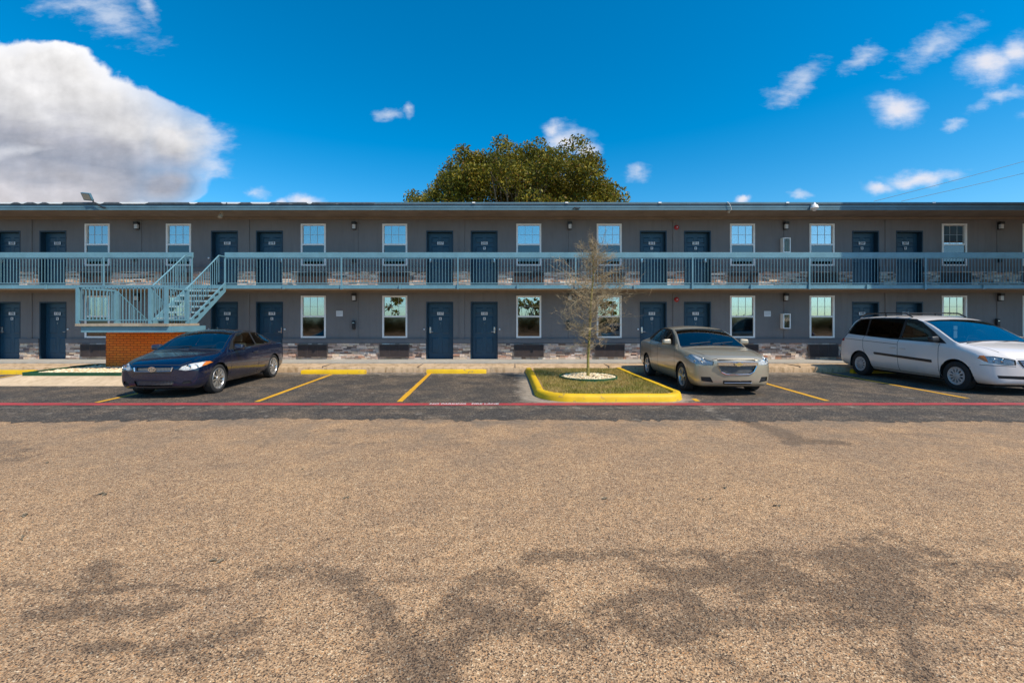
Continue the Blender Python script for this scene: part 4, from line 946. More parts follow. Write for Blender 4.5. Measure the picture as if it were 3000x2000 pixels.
# ------------------------------------------------------------------ trees
def leaf_cloud(centres, radii, per, size):
    vs = []
    for c_, r in zip(centres, radii):
        n = int(per*(r/0.8)**2); d = np.random.randn(n, 3); d /= np.linalg.norm(d, axis=1)[:, None]
        rad = r*(0.35+0.75*np.random.rand(n)**0.6); p = np.array(c_)+d*rad[:, None]*[1, 1, 0.8]
        a = np.random.randn(n, 3); a /= np.linalg.norm(a, axis=1)[:, None]; b = np.cross(a, np.random.randn(n, 3)); b /= np.linalg.norm(b, axis=1)[:, None]
        s_ = size*(0.5+np.random.rand(n))[:, None]
        q = np.stack([p-a*s_, p+b*s_*0.5, p+a*s_, p-b*s_*0.5], 1); vs.append(q.reshape(-1, 3))
    vs = np.concatenate(vs, 0); return vs, np.arange(len(vs)).reshape(-1, 4)
def oak_tree(loc, halfw, ztop, zbase, prof, label, nc=230, per=230, size=0.13, name='oak_tree', dep=5.5, group=None, deep=0):
    r = empty(name, loc); tag(r, label, 'tree', group)
    cs = []; rs = []; k = 0
    while len(cs) < nc and k < 60000:
        k += 1
        u = random.uniform(-1, 1); v = random.uniform(-1, 1)
        if u*u+v*v > 1: continue
        top = zbase+(ztop-zbase)*np.interp(u, prof[0], prof[1])*math.sqrt(max(0.0, 1-0.6*v*v))
        rad = random.uniform(0.40, 1.15)*ztop/14
        z = top-rad*0.85-abs(random.gauss(0, 1.0))*0.9+random.uniform(-.75, .55)-(random.random()*deep if random.random() < .5 else 0)
        if z < zbase+0.3: z = zbase+random.uniform(0.2, 1.2)
        cs.append((u*halfw, v*dep, z)); rs.append(rad)
    vs, q = leaf_cloud(cs, rs, per, size); npmesh('crown', vs, q, M['oak'], r)
    mb = MB(); hub = Vector((0, 0, zbase*0.45)); mb.tube((0, 0, 0), hub, 0.55*ztop/14, 0.40*ztop/14, 12)
    for i in range(0, len(cs), 5):
        e = Vector(cs[i]); m1 = hub.lerp(e, 0.45)+Vector((0, 0, random.uniform(-.6, .4))); rr_ = 0.16*ztop/14
        mb.tube(hub, m1, rr_, rr_*0.6, 6, False); mb.tube(m1, e, rr_*0.6, 0.03, 5, False)
        for _ in range(3): f = e+Vector((random.gauss(0, .5), random.gauss(0, .5), random.gauss(0, .4))); mb.tube(e.lerp(m1, .3), f, 0.035, 0.012, 4, False)
    mb.build('trunk', M['bark'], r, smooth=True); return r
OD = 30.0
# crown outline measured on the photo: half width 7.6 m, top 13.9 m, hidden below 9.6 m
prof = ([-1, -.96, -.77, -.53, -.37, -.17, .06, .34, .58, .77, .97, 1.0], [.52, .59, .70, .82, .91, 1.0, 1.0, .98, .93, .81, .63, .55])
oak_tree((gx(1508, OD), OD, 0), 6.95, 13.75, 5.5, prof, 'big round live oak rising behind the middle of the motel roof', 250, 480, 0.085, deep=3.6)

# bare young tree on the island
tr = empty('young_tree', (2.03, 11.75, 0.12)); tag(tr, 'young bare tree with fine twigs in the yellow kerbed island', 'tree')
random.seed(21)
trk = [Vector((0.0, 0, 0)), Vector((0.0, 0, 0.5)), Vector((0.03, .0, 1.0)), Vector((0.06, 0, 1.6)), Vector((0.10, .01, 2.3)), Vector((0.16, 0.0, 2.9)), Vector((0.12, .02, 3.3)), Vector((0.08, 0.02, 3.62))]
rad = [.045, .036, .034, .030, .024, .015, .009, .004]
mb = MB()
for i in range(len(trk)-1): mb.tube(trk[i], trk[i+1], rad[i], rad[i+1], 10, False)
mb.tube((0, 0, -0.03), (0, 0, 0.06), 0.065, 0.045, 10, False)
mb.build('trunk', M['lichen'], tr, smooth=True)
def ptrunk(z):
    for a, b in zip(trk[:-1], trk[1:]):
        if a.z <= z <= b.z: return a.lerp(b, (z-a.z)/(b.z-a.z))
    return trk[-1]
bmn = MB(); twg = MB()
def twig(p, d, L, r, depth, mbt):
    n = 3; q = p.copy()
    for i in range(n):
        d2 = (d+Vector((random.gauss(0, .22), random.gauss(0, .22), random.gauss(0.03, .18)))).normalized(); e = q+d2*(L/n)
        mbt.tube(q, e, r*(1-i*.2), r*(1-(i+1)*.2), 4 if depth < 2 else 3, False)
        if depth < 3:
            for k in range(2 if depth else 2):
                if random.random() < .70:
                    s_ = (d2+Vector((random.gauss(0, .8), random.gauss(0, .8), random.gauss(.15, .6)))).normalized()
                    twig(q.lerp(e, random.random()), s_, L*random.uniform(.38, .70), max(r*.6, .0024), depth+1, twg if depth >= 0 else mbt)
        q = e; d = d2
for i in range(86):
    z = 0.72+2.75*(i/86)**0.92; a = i*2.399+random.uniform(-.4, .4); 
    L = np.interp(z, [0.7, 1.0, 1.5, 2.2, 2.8, 3.3, 3.5], [.30, .66, .92, .88, .62, .42, .25])*random.uniform(.6, 1.15)
    if math.cos(a) < 0 and 0.95 < z < 2.4: L *= 1.12
    el = random.uniform(-0.05, .8) if z < 2.6 else random.uniform(.5, 1.3)
    d = Vector((math.cos(a)*math.cos(el), math.sin(a)*math.cos(el), math.sin(el)))
    twig(ptrunk(z), d, L, np.interp(z, [.7, 3.5], [.009, .005]), 0, bmn)
bmn.build('branch', M['twig'], tr); twg.build('twig', M['twig'], tr)

# trees across the lot behind the viewer (they stand in the window reflections)
prof2 = ([-1, -.6, 0, .6, 1], [.4, .85, 1, .85, .4])
for (x, y, hw, h_, lb) in ((-19, -26, 4.8, 7.5, 'wide evergreen tree across the parking lot, far left, mirrored in the windows'), (-8.5, -28, 4.0, 6.2, 'tall evergreen tree across the parking lot, mirrored left of centre'),
                           (1.5, -27, 3.4, 5.2, 'small evergreen tree across the parking lot, mirrored in the middle'), (10, -27, 4.0, 6.5, 'low evergreen tree across the parking lot, mirrored right of centre'), (22, -28, 5.0, 7.0, 'wide evergreen tree across the parking lot, far right')):
    oak_tree((x, y, 0), hw, h_, 1.2, prof2, lb, 75, 95, 0.22, dep=hw*.8, group='trees across the lot')
cs = [(random.uniform(-45, 45), -23+random.uniform(-.6, .6), random.uniform(.4, 1.6)) for _ in range(330)]  # unseen leaf bank added to darken what the lower windows reflect
vs, q_ = leaf_cloud(cs, [random.uniform(.6, .95) for _ in cs], 70, 0.16); o = npmesh('backdrop', vs, q_, M['oak']); tag(o, 'long unseen leafy hedge along the far side of the lot behind the viewer', 'backdrop', kind='stuff')

# hoarding added outside the frame, unseen, to shade the right end of the balcony
bb = empty('balcony_shade_board', (19, 12.15, 0)); tag(bb, 'tall stepped grey hoarding on two posts, added unseen right of the white van to shade the balcony', 'shadeboard')
q = MB(); q.box(-3.95, 6.0, -0.15, 0.15, 8.9, 13.0); q.box(-2.9, 6.0, -0.15, 0.15, 5.2, 8.898); q.build('board', M['soffit'], bb)
q = MB(); q.box(-1.7, -1.4, 0.152, 0.45, 0, 12.5); q.box(3.6, 3.9, 0.152, 0.45, 0, 12.5); q.build('post', M['fascia'], bb)

# power lines
for (a_, b_, sag, lb) in ((Vector((gx(2560, 30), 30, gz(590, 30))), Vector((gx(3700, 30), 30, gz(260, 30))), .5, 'upper black overhead cable rising to the right above the roof'),
                          (Vector((gx(2640, 30.5), 30.5, gz(590, 30.5))), Vector((gx(3700, 30.5), 30.5, gz(325, 30.5))), .4, 'lower black overhead cable rising to the right above the roof')):
    q = MB(); pts = []
    for i in range(25): f = i/24; p_ = a_.lerp(b_, f); p_.z -= sag*4*f*(1-f)*0.5; pts.append(p_)
    q.path(pts, 0.013, 5); tag(q.build('power_line', M['wire']), lb, 'cable', 'overhead cables')
up_ = empty('utility_pole', (gx(3700, 30), 30.3, 0)); tag(up_, 'wooden utility pole beyond the right edge holding both cables', 'utility pole')
q = MB(); q.tube((0, 0, 0), (0, 0, 18.5), 0.18, 0.12, 12); q.build('pole', M['bark'], up_, smooth=40); q = MB(); q.box(-1.0, 1.0, -0.06, 0.06, 17.3, 17.45); q.build('crossarm', M['bark'], up_)


# ================================================================== CARS
def carpaint(name, base, metal, rough=0.28, film=0.35):
    m, t, b = newmat(name); b.inputs['Base Color'].default_value = c4(base); b.inputs['Metallic'].default_value = metal
    b.inputs['Roughness'].default_value = rough; b.inputs['Coat Weight'].default_value = 1.0; b.inputs['Coat Roughness'].default_value = 0.02
    p = objco(t); n = t.noise(p, 2.0, 5, 0.6)
    z = t.new('ShaderNodeSeparateXYZ'); t.link(p, z.inputs[0])
    d = t.math('MULTIPLY', t.rng(z.outputs[2], 0.55, 0.18), t.rng(n, 0.35, 0.65))      # road film low on the sills
    t.link(t.mix(t.math('MULTIPLY', d, film), c4(base), (0.20, 0.17, 0.13, 1)), b.inputs['Base Color'])
    t.link(t.rng(t.math('ADD', d, t.math('MULTIPLY', n, 0.15)), 0.0, 1.0, rough, 0.6), b.inputs['Roughness']); return m
M['navy'] = carpaint('navy_car_paint', (0.0008, 0.0045, 0.024), 0.0, 0.2, 0.05)
M['champ'] = carpaint('champagne_car_paint', (0.47, 0.40, 0.29), 0.5, 0.30)
M['vanw'] = carpaint('white_car_paint', (0.80, 0.73, 0.68), 0.0, 0.35)
M['seam'] = pm('seam_black', (0.012, 0.012, 0.013), 0.7, var=0.1, world=False)
M['rubber'] = pm('tyre_rubber', (0.022, 0.021, 0.021), 0.85, var=0.2, scale=12, world=False)
M['alloy'] = pm('alloy_rim', (0.52, 0.51, 0.50), 0.30, 0.75, var=0.1, world=False)
M['alloyw'] = pm('hubcap_silver', (0.50, 0.49, 0.48), 0.45, 0.3, var=0.1, world=False)
M['darkm'] = pm('dark_metal', (0.03, 0.03, 0.03), 0.7, 0.3, world=False)
M['chromec'] = pm('chrome_trim', (0.75, 0.75, 0.74), 0.12, 1.0, var=0.02, world=False)
M['gold'] = pm('gold_emblem', (0.62, 0.42, 0.14), 0.35, 0.5, var=0.05, world=False)
M['amber'] = pm('amber_lens', (0.62, 0.17, 0.01), 0.2, coat=1, world=False)
M['tail'] = pm('red_lens', (0.35, 0.008, 0.01), 0.2, coat=1, world=False)
M['lampb'] = pm('headlamp_reflector', (0.60, 0.60, 0.60), 0.45, 0.1, var=0.35, scale=22, world=False)
M['plast'] = pm('black_trim', (0.02, 0.02, 0.021), 0.45, var=0.1, world=False)
M['seat'] = pm('seat_cloth', (0.10, 0.095, 0.09), 0.9, world=False)
M['seatl'] = pm('seat_cloth_light', (0.28, 0.26, 0.23), 0.9, world=False)
M['dash'] = pm('dashboard', (0.035, 0.035, 0.038), 0.7, world=False)
M['cglass'] = glass('car_glass', (0.40, 0.46, 0.44), 0.03, 0.0, 1.5)
M['wsglass'] = glass('windscreen_glass', (0.45, 0.55, 0.56), 0.13, 0.0, 1.5)
M['wsglassd'] = glass('dark_windscreen_glass', (0.35, 0.43, 0.45), 0.05, 0.0, 1.45)  # darker tint and weaker reflection than the plain windscreen
M['wsglassb'] = glass('blue_windscreen_glass', (0.45, 0.58, 0.60), 0.22, 0.0, 1.5, (0.75, 1, 1))
M['dglass'] = glass('dark_car_glass', (0.05, 0.045, 0.045), 0.0, 0.0, 1.18)
M['lens'] = glass('lamp_lens', (0.92, 0.93, 0.93), 0.0, 0.0, 1.15)
def mesh_grille(name, a, b_, sc):
    m, t, b = newmat(name); p = objco(t); vo = t.new('ShaderNodeTexVoronoi'); vo.feature = 'DISTANCE_TO_EDGE'; vo.inputs['Scale'].default_value = sc; vo.inputs['Randomness'].default_value = 0.15
    t.link(t.mapping(p, scale=(1, 0, 1.25)), vo.inputs['Vector']); t.link(t.mix(t.rng(vo.outputs['Distance'], 0.08, 0.16), c4(a), c4(b_)), b.inputs['Base Color']); b.inputs['Roughness'].default_value = 0.4; return m
M['gmesh'] = mesh_grille('mesh_grille', (0.20, 0.20, 0.20), (0.012, 0.012, 0.012), 38)

def inpoly2(u, v, poly):
    c_ = False; j = len(poly)-1
    for i in range(len(poly)):
        (xi, yi), (xj, yj) = poly[i], poly[j]
        if (yi > v) != (yj > v) and u < (xj-xi)*(v-yi)/(yj-yi)+xi: c_ = not c_
        j = i
    return c_
def cut(bm, poly, ax, filt):
    """cut the outline poly (seen along one axis) into the faces that pass filt; returns the faces inside it"""
    ia, ib = ax; us = [p[0] for p in poly]; vs = [p[1] for p in poly]; e = 0.07
    def reg(f, e_=e):
        c_ = f.calc_center_median()
        return min(us)-e_ < c_[ia] < max(us)+e_ and min(vs)-e_ < c_[ib] < max(vs)+e_ and filt(c_, f.normal)
    for i in range(len(poly)):
        a, b = poly[i], poly[(i+1) % len(poly)]
        dx, dy = b[0]-a[0], b[1]-a[1]; L = math.hypot(dx, dy)
        if L < 1e-6: continue
        co = [0, 0, 0]; no = [0, 0, 0]; co[ia], co[ib] = a; no[ia], no[ib] = -dy/L, dx/L
        lo_u, hi_u = min(a[0], b[0])-0.06, max(a[0], b[0])+0.06; lo_v, hi_v = min(a[1], b[1])-0.06, max(a[1], b[1])+0.06
        fs = []
        for f in bm.faces:
            if not reg(f): continue
            if any(lo_u < v.co[ia] < hi_u and lo_v < v.co[ib] < hi_v for v in f.verts): fs.append(f)
        if not fs: continue
        g = set(fs)
        for f in fs: g.update(f.edges); g.update(f.verts)
        bmesh.ops.bisect_plane(bm, geom=list(g), dist=1e-5, plane_co=co, plane_no=no)
    bm.normal_update()
    return [f for f in bm.faces if reg(f) and inpoly2(f.calc_center_median()[ia], f.calc_center_median()[ib], poly)]
def lift(bm, faces, name, mat, parent, off=0.0, delete=True, solid=0.0):
    """turn faces of the body into a part of their own"""
    if not faces: return None
    vid = {}; vs = []; fs = []
    for f in faces:
        idx = []
        for v in f.verts:
            if v not in vid: vid[v] = len(vs); vs.append(tuple(v.co+v.normal*off))
            idx.append(vid[v])
        fs.append(idx)
    me = bpy.data.meshes.new(name); me.from_pydata(vs, [], fs); me.materials.append(mat)
    me.polygons.foreach_set('use_smooth', [True]*len(fs)); me.update()
    if delete: bmesh.ops.delete(bm, geom=faces, context='FACES')
    return link(bpy.data.objects.new(name, me), parent)
def line_poly(p, q, w_):
    d = Vector((q[0]-p[0], q[1]-p[1])).normalized(); n = Vector((-d.y, d.x))*(w_/2)
    return [(p[0]-n.x, p[1]-n.y), (q[0]-n.x, q[1]-n.y), (q[0]+n.x, q[1]+n.y), (p[0]+n.x, p[1]+n.y)]

def make_body_bm(st):
    verts = []; faces = []; rings = []
    for s_ in st:
        (y, zb, Wm, zm, Ws, zs, x5, z5, x6, z6, z8) = s_[:11]; bow = s_[11] if len(s_) > 11 else 0
        half = [(0, zb), (Wm*.45, zb), (Wm*.84, zb), (Wm*.975, zb+(zm-zb)*.30), (Wm, zm), (Ws*.5+Wm*.5+.004, zm+(zs-zm)*.62), (Ws, zs), (x5, z5), (x6, z6), (x6*.52, z6+(z8-z6)*.74), (0, z8)]
        ring = []
        for (x, z) in half: ring.append((x, z))
        full = ring + [(-x, z) for (x, z) in ring[-2:0:-1]]
        k = len(verts)
        for (x, z) in full: verts.append((x, y+(bow*(abs(x)/Wm)**2.3 if y < 2 else -bow*(abs(x)/Wm)**2.3), z))
        rings.append(list(range(k, k+len(full))))
    n = len(rings[0])
    for a, b in zip(rings[:-1], rings[1:]):
        for i in range(n): faces.append((a[i], b[i], b[(i+1) % n], a[(i+1) % n]))
    # caps: pair lower ring points with upper ones
    def cap(r, flip):
        # right half 0..10, left half mirrored; 10 -> top centre
        m = 10; out = []
        R_ = r[:11]; L_ = [r[0]]+[r[n-i] for i in range(1, 10)]+[r[10]]
        for H, fl in ((R_, False), (L_, True)):
            # H[0] bottom centre ... H[10] top centre; columns (0,10),(1,9),(2,8),(3,7),(4,6),5
            for q in range(4): out.append((H[q], H[q+1], H[9-q], H[10-q]) if not fl else (H[10-q], H[9-q], H[q+1], H[q]))
            out.append((H[4], H[5], H[6]) if not fl else (H[6], H[5], H[4]))
        return [tuple(reversed(f)) for f in out] if flip else out
    faces += cap(rings[0], False); faces += cap(rings[-1], True)
    me = bpy.data.meshes.new('cage'); me.from_pydata(verts, [], faces); b = bmesh.new(); b.from_mesh(me)
    bmesh.ops.recalc_face_normals(b, faces=b.faces)
    cr = b.edges.layers.float.get('crease_edge') or b.edges.layers.float.new('crease_edge')
    b.verts.ensure_lookup_table()
    for ri, rg in enumerate(rings):
        if ri+1 < len(rings):
            for i, val in ((6, 0.35), (7, 0.30), (8, 0.50), (2, 0.4)):
                for j in (i, n-i):
                    e = b.edges.get((b.verts[rg[j]], b.verts[rings[ri+1][j]]))
                    if e: e[cr] = val
    b.to_mesh(me); b.free()
    o = bpy.data.objects.new('cage', me); col.objects.link(o); md = o.modifiers.new('s', 'SUBSURF'); md.levels = 3; md.render_levels = 3; md.subdivision_type = 'CATMULL_CLARK'
    dg = bpy.context.evaluated_depsgraph_get(); me2 = bpy.data.meshes.new_from_object(o.evaluated_get(dg)); bpy.data.objects.remove(o)
    bm = bmesh.new(); bm.from_mesh(me2); bm.normal_update(); return bm

def make_wheel(parent, x, y, r, wd, rimr, style, side):
    """wheel centred at x; side = +1 outer face towards +x"""
    w_ = empty('wheel', (x, y, r), 0, parent)
    if side < 0: w_.rotation_euler = (0, 0, R(180))
    q = MB(); h = wd/2
    q.lathe([(-h*.8, rimr), (-h, rimr+.02), (-h, r-.035), (-h*.8, r-.008), (-h*.35, r), (h*.35, r), (h*.8, r-.008), (h*.985, r-.035), (h, rimr+.022), (h*.86, rimr), (h*.84, rimr-.01), (-h*.8, rimr-.01)], 'X', 40, closed=True)
    for gx_ in (-h*.45, 0, h*.45): pass
    q.build('tyre', M['rubber'], w_, smooth=40)
    q = MB(); q.lathe([(h*.84, rimr+.004), (h*.92, rimr-.003), (h*.86, rimr-.022), (h*.55, rimr-.04), (-h*.6, rimr-.04)], 'X', 40)
    bd = MB(); bd.lathe([(-.02, rimr-.045), (-.02, 0.0)], 'X', 32); bd.lathe([(0.012, .13), (0.012, 0.0)], 'X', 28)
    m_ = M['alloy'] if style != 'cap' else M['alloyw']
    if style == 'cap':
        q.lathe([(h*.80, .085), (h*.86, .075), (h*.9, 0.0)], 'X', 24)
        q.lathe([(h*.74, rimr-.02), (h*.80, rimr-.035), (h*.80, rimr-.045), (h*.70, rimr-.05)], 'X', 40)
        n = 11
        for i in range(n):
            a0 = 2*math.pi*i/n
            vs = []
            for (rr, hw, xx) in ((.06, .014, h*.84), (.12, .016, h*.86), (rimr-.025, .036, h*.80)):
                for s_ in (-1, 1):
                    a = a0+s_*hw/rr*1.0; vs.append((xx, rr*math.cos(a), rr*math.sin(a)))
            vs2 = [(vx-.025, vy, vz) for vx, vy, vz in vs]; q.add(vs+vs2, [(0, 1, 3, 2), (2, 3, 5, 4), (0, 2, 8, 6), (2, 4, 10, 8), (1, 7, 9, 3), (3, 9, 11, 5)])
    else:
        n = 5 if style == 'five' else 10
        q.lathe([(h*.70, .062), (h*.82, .052), (h*.84, 0.0)], 'X', 20)
        for i in range(n):
            a0 = 2*math.pi*(i+.25)/n; hw = (.030, .024, .034) if style == 'five' else (.011, .0095, .012)
            offs = (0,) if style == 'five' else ((-.10, .10) if i % 2 == 0 else (0,))
            for of in offs:
                vs = []
                for (rr, w2, xx) in ((.05, hw[0], h*.72), (rimr*.6, hw[1], h*.80), (rimr-.018, hw[2], h*.80)):
                    for s_ in (-1, 1):
                        a = a0+of*(rr/rimr)*1.0; ca, sa = math.cos(a), math.sin(a); vs.append((xx, rr*ca-s_*w2*sa, rr*sa+s_*w2*ca))
                vs2 = [(vx-.03, vy, vz) for vx, vy, vz in vs]; q.add(vs+vs2, [(0, 1, 3, 2), (2, 3, 5, 4), (0, 2, 8, 6), (2, 4, 10, 8), (1, 7, 9, 3), (3, 9, 11, 5)])
    q.build('rim' if style != 'cap' else 'hubcap', m_, w_, smooth=30); bd.build('brake_disc', M['darkm'], w_)
    return w_

def build_car(name, loc, rz, sp):
    root = empty(name, loc, rz); tag(root, sp['label'], sp['cat']); P_ = M[sp['paint']]
    bm = make_body_bm(sp['st']); L = sp['L']; ya0, ya1 = sp['axles']; wr = sp['wr']
    zsc = sp.get('zs', 1.0)
    sidef = lambda s_: (lambda c_, n: c_.x*s_ > 0.25 and n.x*s_ > 0.10)
    # wheel openings
    for s_ in (1, -1):
        for ya in (ya0, ya1):
            ra = wr+sp.get('arch', .045); circ = [(ya+ra*math.cos(a), wr+ra*math.sin(a)*0.98) for a in [2*math.pi*i/28 for i in range(28)]]
            f = cut(bm, circ, (1, 2), lambda c_, n, s=s_: c_.x*s > 0.50 and abs(n.y) < 0.9)
            bmesh.ops.delete(bm, geom=f, context='FACES')
    # glass
    for s_ in (1, -1):
        trim = cut(bm, sp['side_trim'], (1, 2), sidef(s_))
        for gi, (pl, mt) in enumerate(sp['side_glass']):
            f = cut(bm, pl, (1, 2), lambda c_, n, s=s_: c_.x*s > 0.25 and n.x*s > 0.10)
            lift(bm, f, 'side_window', M[mt], root, -0.004)
        trim = [f for f in bm.faces if sidef(s_)(f.calc_center_median(), f.normal) and inpoly2(f.calc_center_median().y, f.calc_center_median().z, sp['side_trim'])]
        lift(bm, trim, 'window_trim', M['plast'], root, -0.001)
    def sym(pl): return pl+[(-x, z) for (x, z) in pl[::-1]]
    wf = lambda c_, n: sp['ws'][0] < c_.y < sp['ws'][1] and n.z > 0.15 and n.y < -0.12 and c_.z > sp['ws'][2]
    cut(bm, sym(sp['ws_trim']), (0, 2), wf); f = cut(bm, sym(sp['ws_glass']), (0, 2), wf); lift(bm, f, 'windscreen', M[sp.get('wsm', 'wsglass')], root, -0.003)
    tr_ = [f for f in bm.faces if wf(f.calc_center_median(), f.normal) and inpoly2(f.calc_center_median().x, f.calc_center_median().z, sym(sp['ws_trim']))]
    lift(bm, tr_, 'windscreen_trim', M['plast'], root, -0.001)
    rf = lambda c_, n: c_.y > sp['rw'][0] and n.z > 0.1 and n.y > 0.10 and c_.z > sp['rw'][1]
    f = cut(bm, sym(sp['rw_glass']), (0, 2), rf); lift(bm, f, 'rear_window', M[sp.get('rwm', 'cglass')], root, -0.003)
    # front features
    ff = lambda c_, n: c_.y < sp.get('fy', .75) and n.y < -0.02
    for (nm, pl, mt, mir, off) in sp['front']:
        for s_ in ((1, -1) if mir else (0,)):
            poly = [(x*s_, z) for (x, z) in pl] if mir else sym(pl)
            f = cut(bm, poly, (0, 2), ff)
            o = lift(bm, f, nm, M[mt], root, off)
            if nm == 'headlight' and o:
                # clear lens over the recessed reflector, amber corner
                me2 = o.data.copy(); lo = bpy.data.objects.new('lens', me2); me2.materials.clear(); me2.materials.append(M['lens'])
                link(lo, o)
                for v in o.data.vertices: v.co.y += 0.03
                ys_ = [v.co for v in o.data.vertices]; cx_ = sum(v.x for v in ys_)/len(ys_); cz_ = sum(v.z for v in ys_)/len(ys_); y_ = min(v.y for v in ys_)
                for (dx, rr) in ((-0.06, .052), (0.055, .042)):
                    k = s_*(abs(cx_)+dx); near = min((v for v in ys_), key=lambda v: (v.x-k)**2+(v.z-cz_)**2)
                    q = MB(); q.lathe([(-.012, rr), (-.016, rr*.9), (0.0, rr*.55), (-0.008, 0.0)], 'Y', 18, (k, near.y, near.z)); q.build('reflector_bowl', M['chromec'], o, smooth=50)
    for (nm, pl, mt, s2) in sp.get('sidef', []):
        for s_ in (1, -1):
            f = cut(bm, pl, (1, 2), lambda c_, n, s=s_: c_.x*s > 0.3 and n.x*s > 0.0); lift(bm, f, nm, M[mt], root, s2)
    # panel seams as a second material on the body
    for (p, q_) in sp['seams']:
        for s_ in (1, -1):
            for f in cut(bm, line_poly(p, q_, 0.012), (1, 2), sidef(s_)): f.material_index = 1
    for (p, q_) in sp['fseams']:
        for s_ in (1, -1):
            pl = [(x*s_, z) for (x, z) in line_poly(p, q_, 0.012)]
            for f in cut(bm, pl, (0, 2), lambda c_, n: c_.y < 1.3 and n.y < 0): f.material_index = 1
    for (p, q_) in sp.get('tseams', []):
        for s_ in (1, -1):
            pl = [(x*s_, z) for (x, z) in line_poly(p, q_, 0.012)]
            for f in cut(bm, pl, (0, 1), lambda c_, n: n.z > 0.5 and c_.z > .5): f.material_index = 1
    me = bpy.data.meshes.new('body'); bm.to_mesh(me); bm.free(); me.materials.append(P_); me.materials.append(M['seam'])
    me.polygons.foreach_set('use_smooth', [True]*len(me.polygons)); me.set_sharp_from_angle(angle=R(50)); body = link(bpy.data.objects.new('body', me), root)
    # wheel wells
    for s_ in (1, -1):
        for ya in (ya0, ya1):
            q = MB(); ra = wr+sp.get('arch', .045)+.004; n = 24; W_ = sp['W']
            xo = W_-0.035; xi = W_-0.33; vs = []
            for i in range(n+1):
                a = math.pi*(-0.08+1.16*i/n); vs += [(s_*xo, ya+ra*math.cos(a), wr+ra*math.sin(a)), (s_*xi, ya+ra*math.cos(a), wr+ra*math.sin(a))]
            q.add(vs, [(2*i, 2*i+1, 2*i+3, 2*i+2) for i in range(n)]); q.add([(s_*xi, ya, wr)]+[vs[2*i+1] for i in range(n+1)], [(0, i, i+1) for i in range(1, n+1)]); q.build('wheel_well', M['seam'], root)
    for s_ in (1, -1):
        for ya in (ya0, ya1): make_wheel(root, s_*(sp['W']-0.02-sp['tw']/2), ya, wr, sp['tw'], sp['rimr'], sp['style'], s_)
    # mirrors and door handles
    for s_ in (1, -1):
        mx_, my_, mz_ = sp['mirror']; b = bmesh.new(); bmesh.ops.create_cube(b, size=1)
        for v in b.verts: v.co = (v.co.x*(.21), v.co.y*(.11 if v.co.x*s_ > 0 else .15), v.co.z*(.125 if v.co.x*s_ > 0 else .15))
        bmesh.ops.bevel(b, geom=b.edges[:], offset=.04, segments=4, affect='EDGES', profile=.5)
        q = MB(); q.bm(b); b.free(); o = q.build('side_mirror', M[sp['mirmat']], root, smooth=50, loc=(s_*(mx_+.10), my_, mz_)); o.rotation_euler = (R(-6), 0, R(-12*s_))
        q = MB(); q.bar((s_*-.12, .0, -.07), (s_*-.02, 0, -.04), .06, .03); q.cbox(-.09, .09, .058, .066, -.05, .05, .003); q.build('mirror_glass', M['chromec'] if False else M['plast'], o)
        for (hy, hz) in sp['handles']:
            q = MB(); q.cbox(-.014, .032, -.10, .10, -.018, .018, .012); o = q.build('door_handle', M[sp['hmat']], root, smooth=40, loc=(s_*(sp['hx']), hy, hz))
    # cabin: floor, seats, dashboard, steering wheel
    y0, y1, zf = sp['cab']; w_ = sp['W']-.12
    q = MB(); q.box(-w_, w_, y0-.1, y1, .28, .34); q.box(-w_, -w_+.03, y0-.1, y1, .34, sp['bz']-.06); q.box(w_-.03, w_, y0-.1, y1, .34, sp['bz']-.06); q.build('cabin_floor', M['dash'], root)
    q = MB(); q.cbox(-w_+.04, w_-.04, y0-.25, y0+.12, .6, sp['bz']-.045, .05); q.cbox(-.16, .16, y0+.05, y0+.25, .4, sp['bz']-.16, .04); q.build('dashboard', M['dash'], root, smooth=40)
    for s_ in (1, -1):
        q = MB(); q.cbox(-.25, .25, 0, .5, .42, .56, .05); q.cbox(-.23, .23, .44, .58, .5, sp['bz']+.08, .05); q.cbox(-.13, .13, .47, .56, sp['bz']+.12, sp['bz']+.30, .035)
        q.build('seat', M[sp['seat']], root, smooth=40, loc=(s_*.37, y0+.55, 0))
    q = MB(); q.cbox(-w_+.08, w_-.08, 0, .45, .42, .56, .05); q.cbox(-w_+.08, w_-.08, .42, .56, .5, sp['bz']+.02, .05); q.build('rear_seat', M[sp['seat']], root, smooth=40, loc=(0, y0+1.45, 0))
    q = MB(); n = 24; rr = .185; pts = [(rr*math.cos(2*math.pi*i/n), 0, rr*math.sin(2*math.pi*i/n)) for i in range(n+1)]; q.path(pts, .015, 6); q.tube((-.18, 0, 0), (.18, 0, 0), .02); q.tube((0, 0, 0), (0, 0, -.18), .02)
    o = q.build('steering_wheel', M['dash'], root, smooth=50, loc=(.37, y0+.30, sp['bz']-.03)); o.rotation_euler = (R(-25), 0, 0)
    q = MB(); q.cbox(-.11, .11, -.012, .012, -.035, .035, .01); q.build('rear_view_mirror', M['plast'], root, loc=sp['rvm'])
    # wipers
    for (xa, xb) in sp['wip']:
        q = MB(); q.tube((xa, sp['wipy'][0], sp['wipz'][0]), (xb, sp['wipy'][1], sp['wipz'][1]), .009, .006, 6); q.build('wiper', M['plast'], root)
    q = MB(); q.box(-sp['W']*.72, sp['W']*.72, .35, L-.35, .165, .19); q.build('underbody', M['seam'], root)
    if zsc != 1.0:
        root.scale = (1, 1, zsc)
    return root

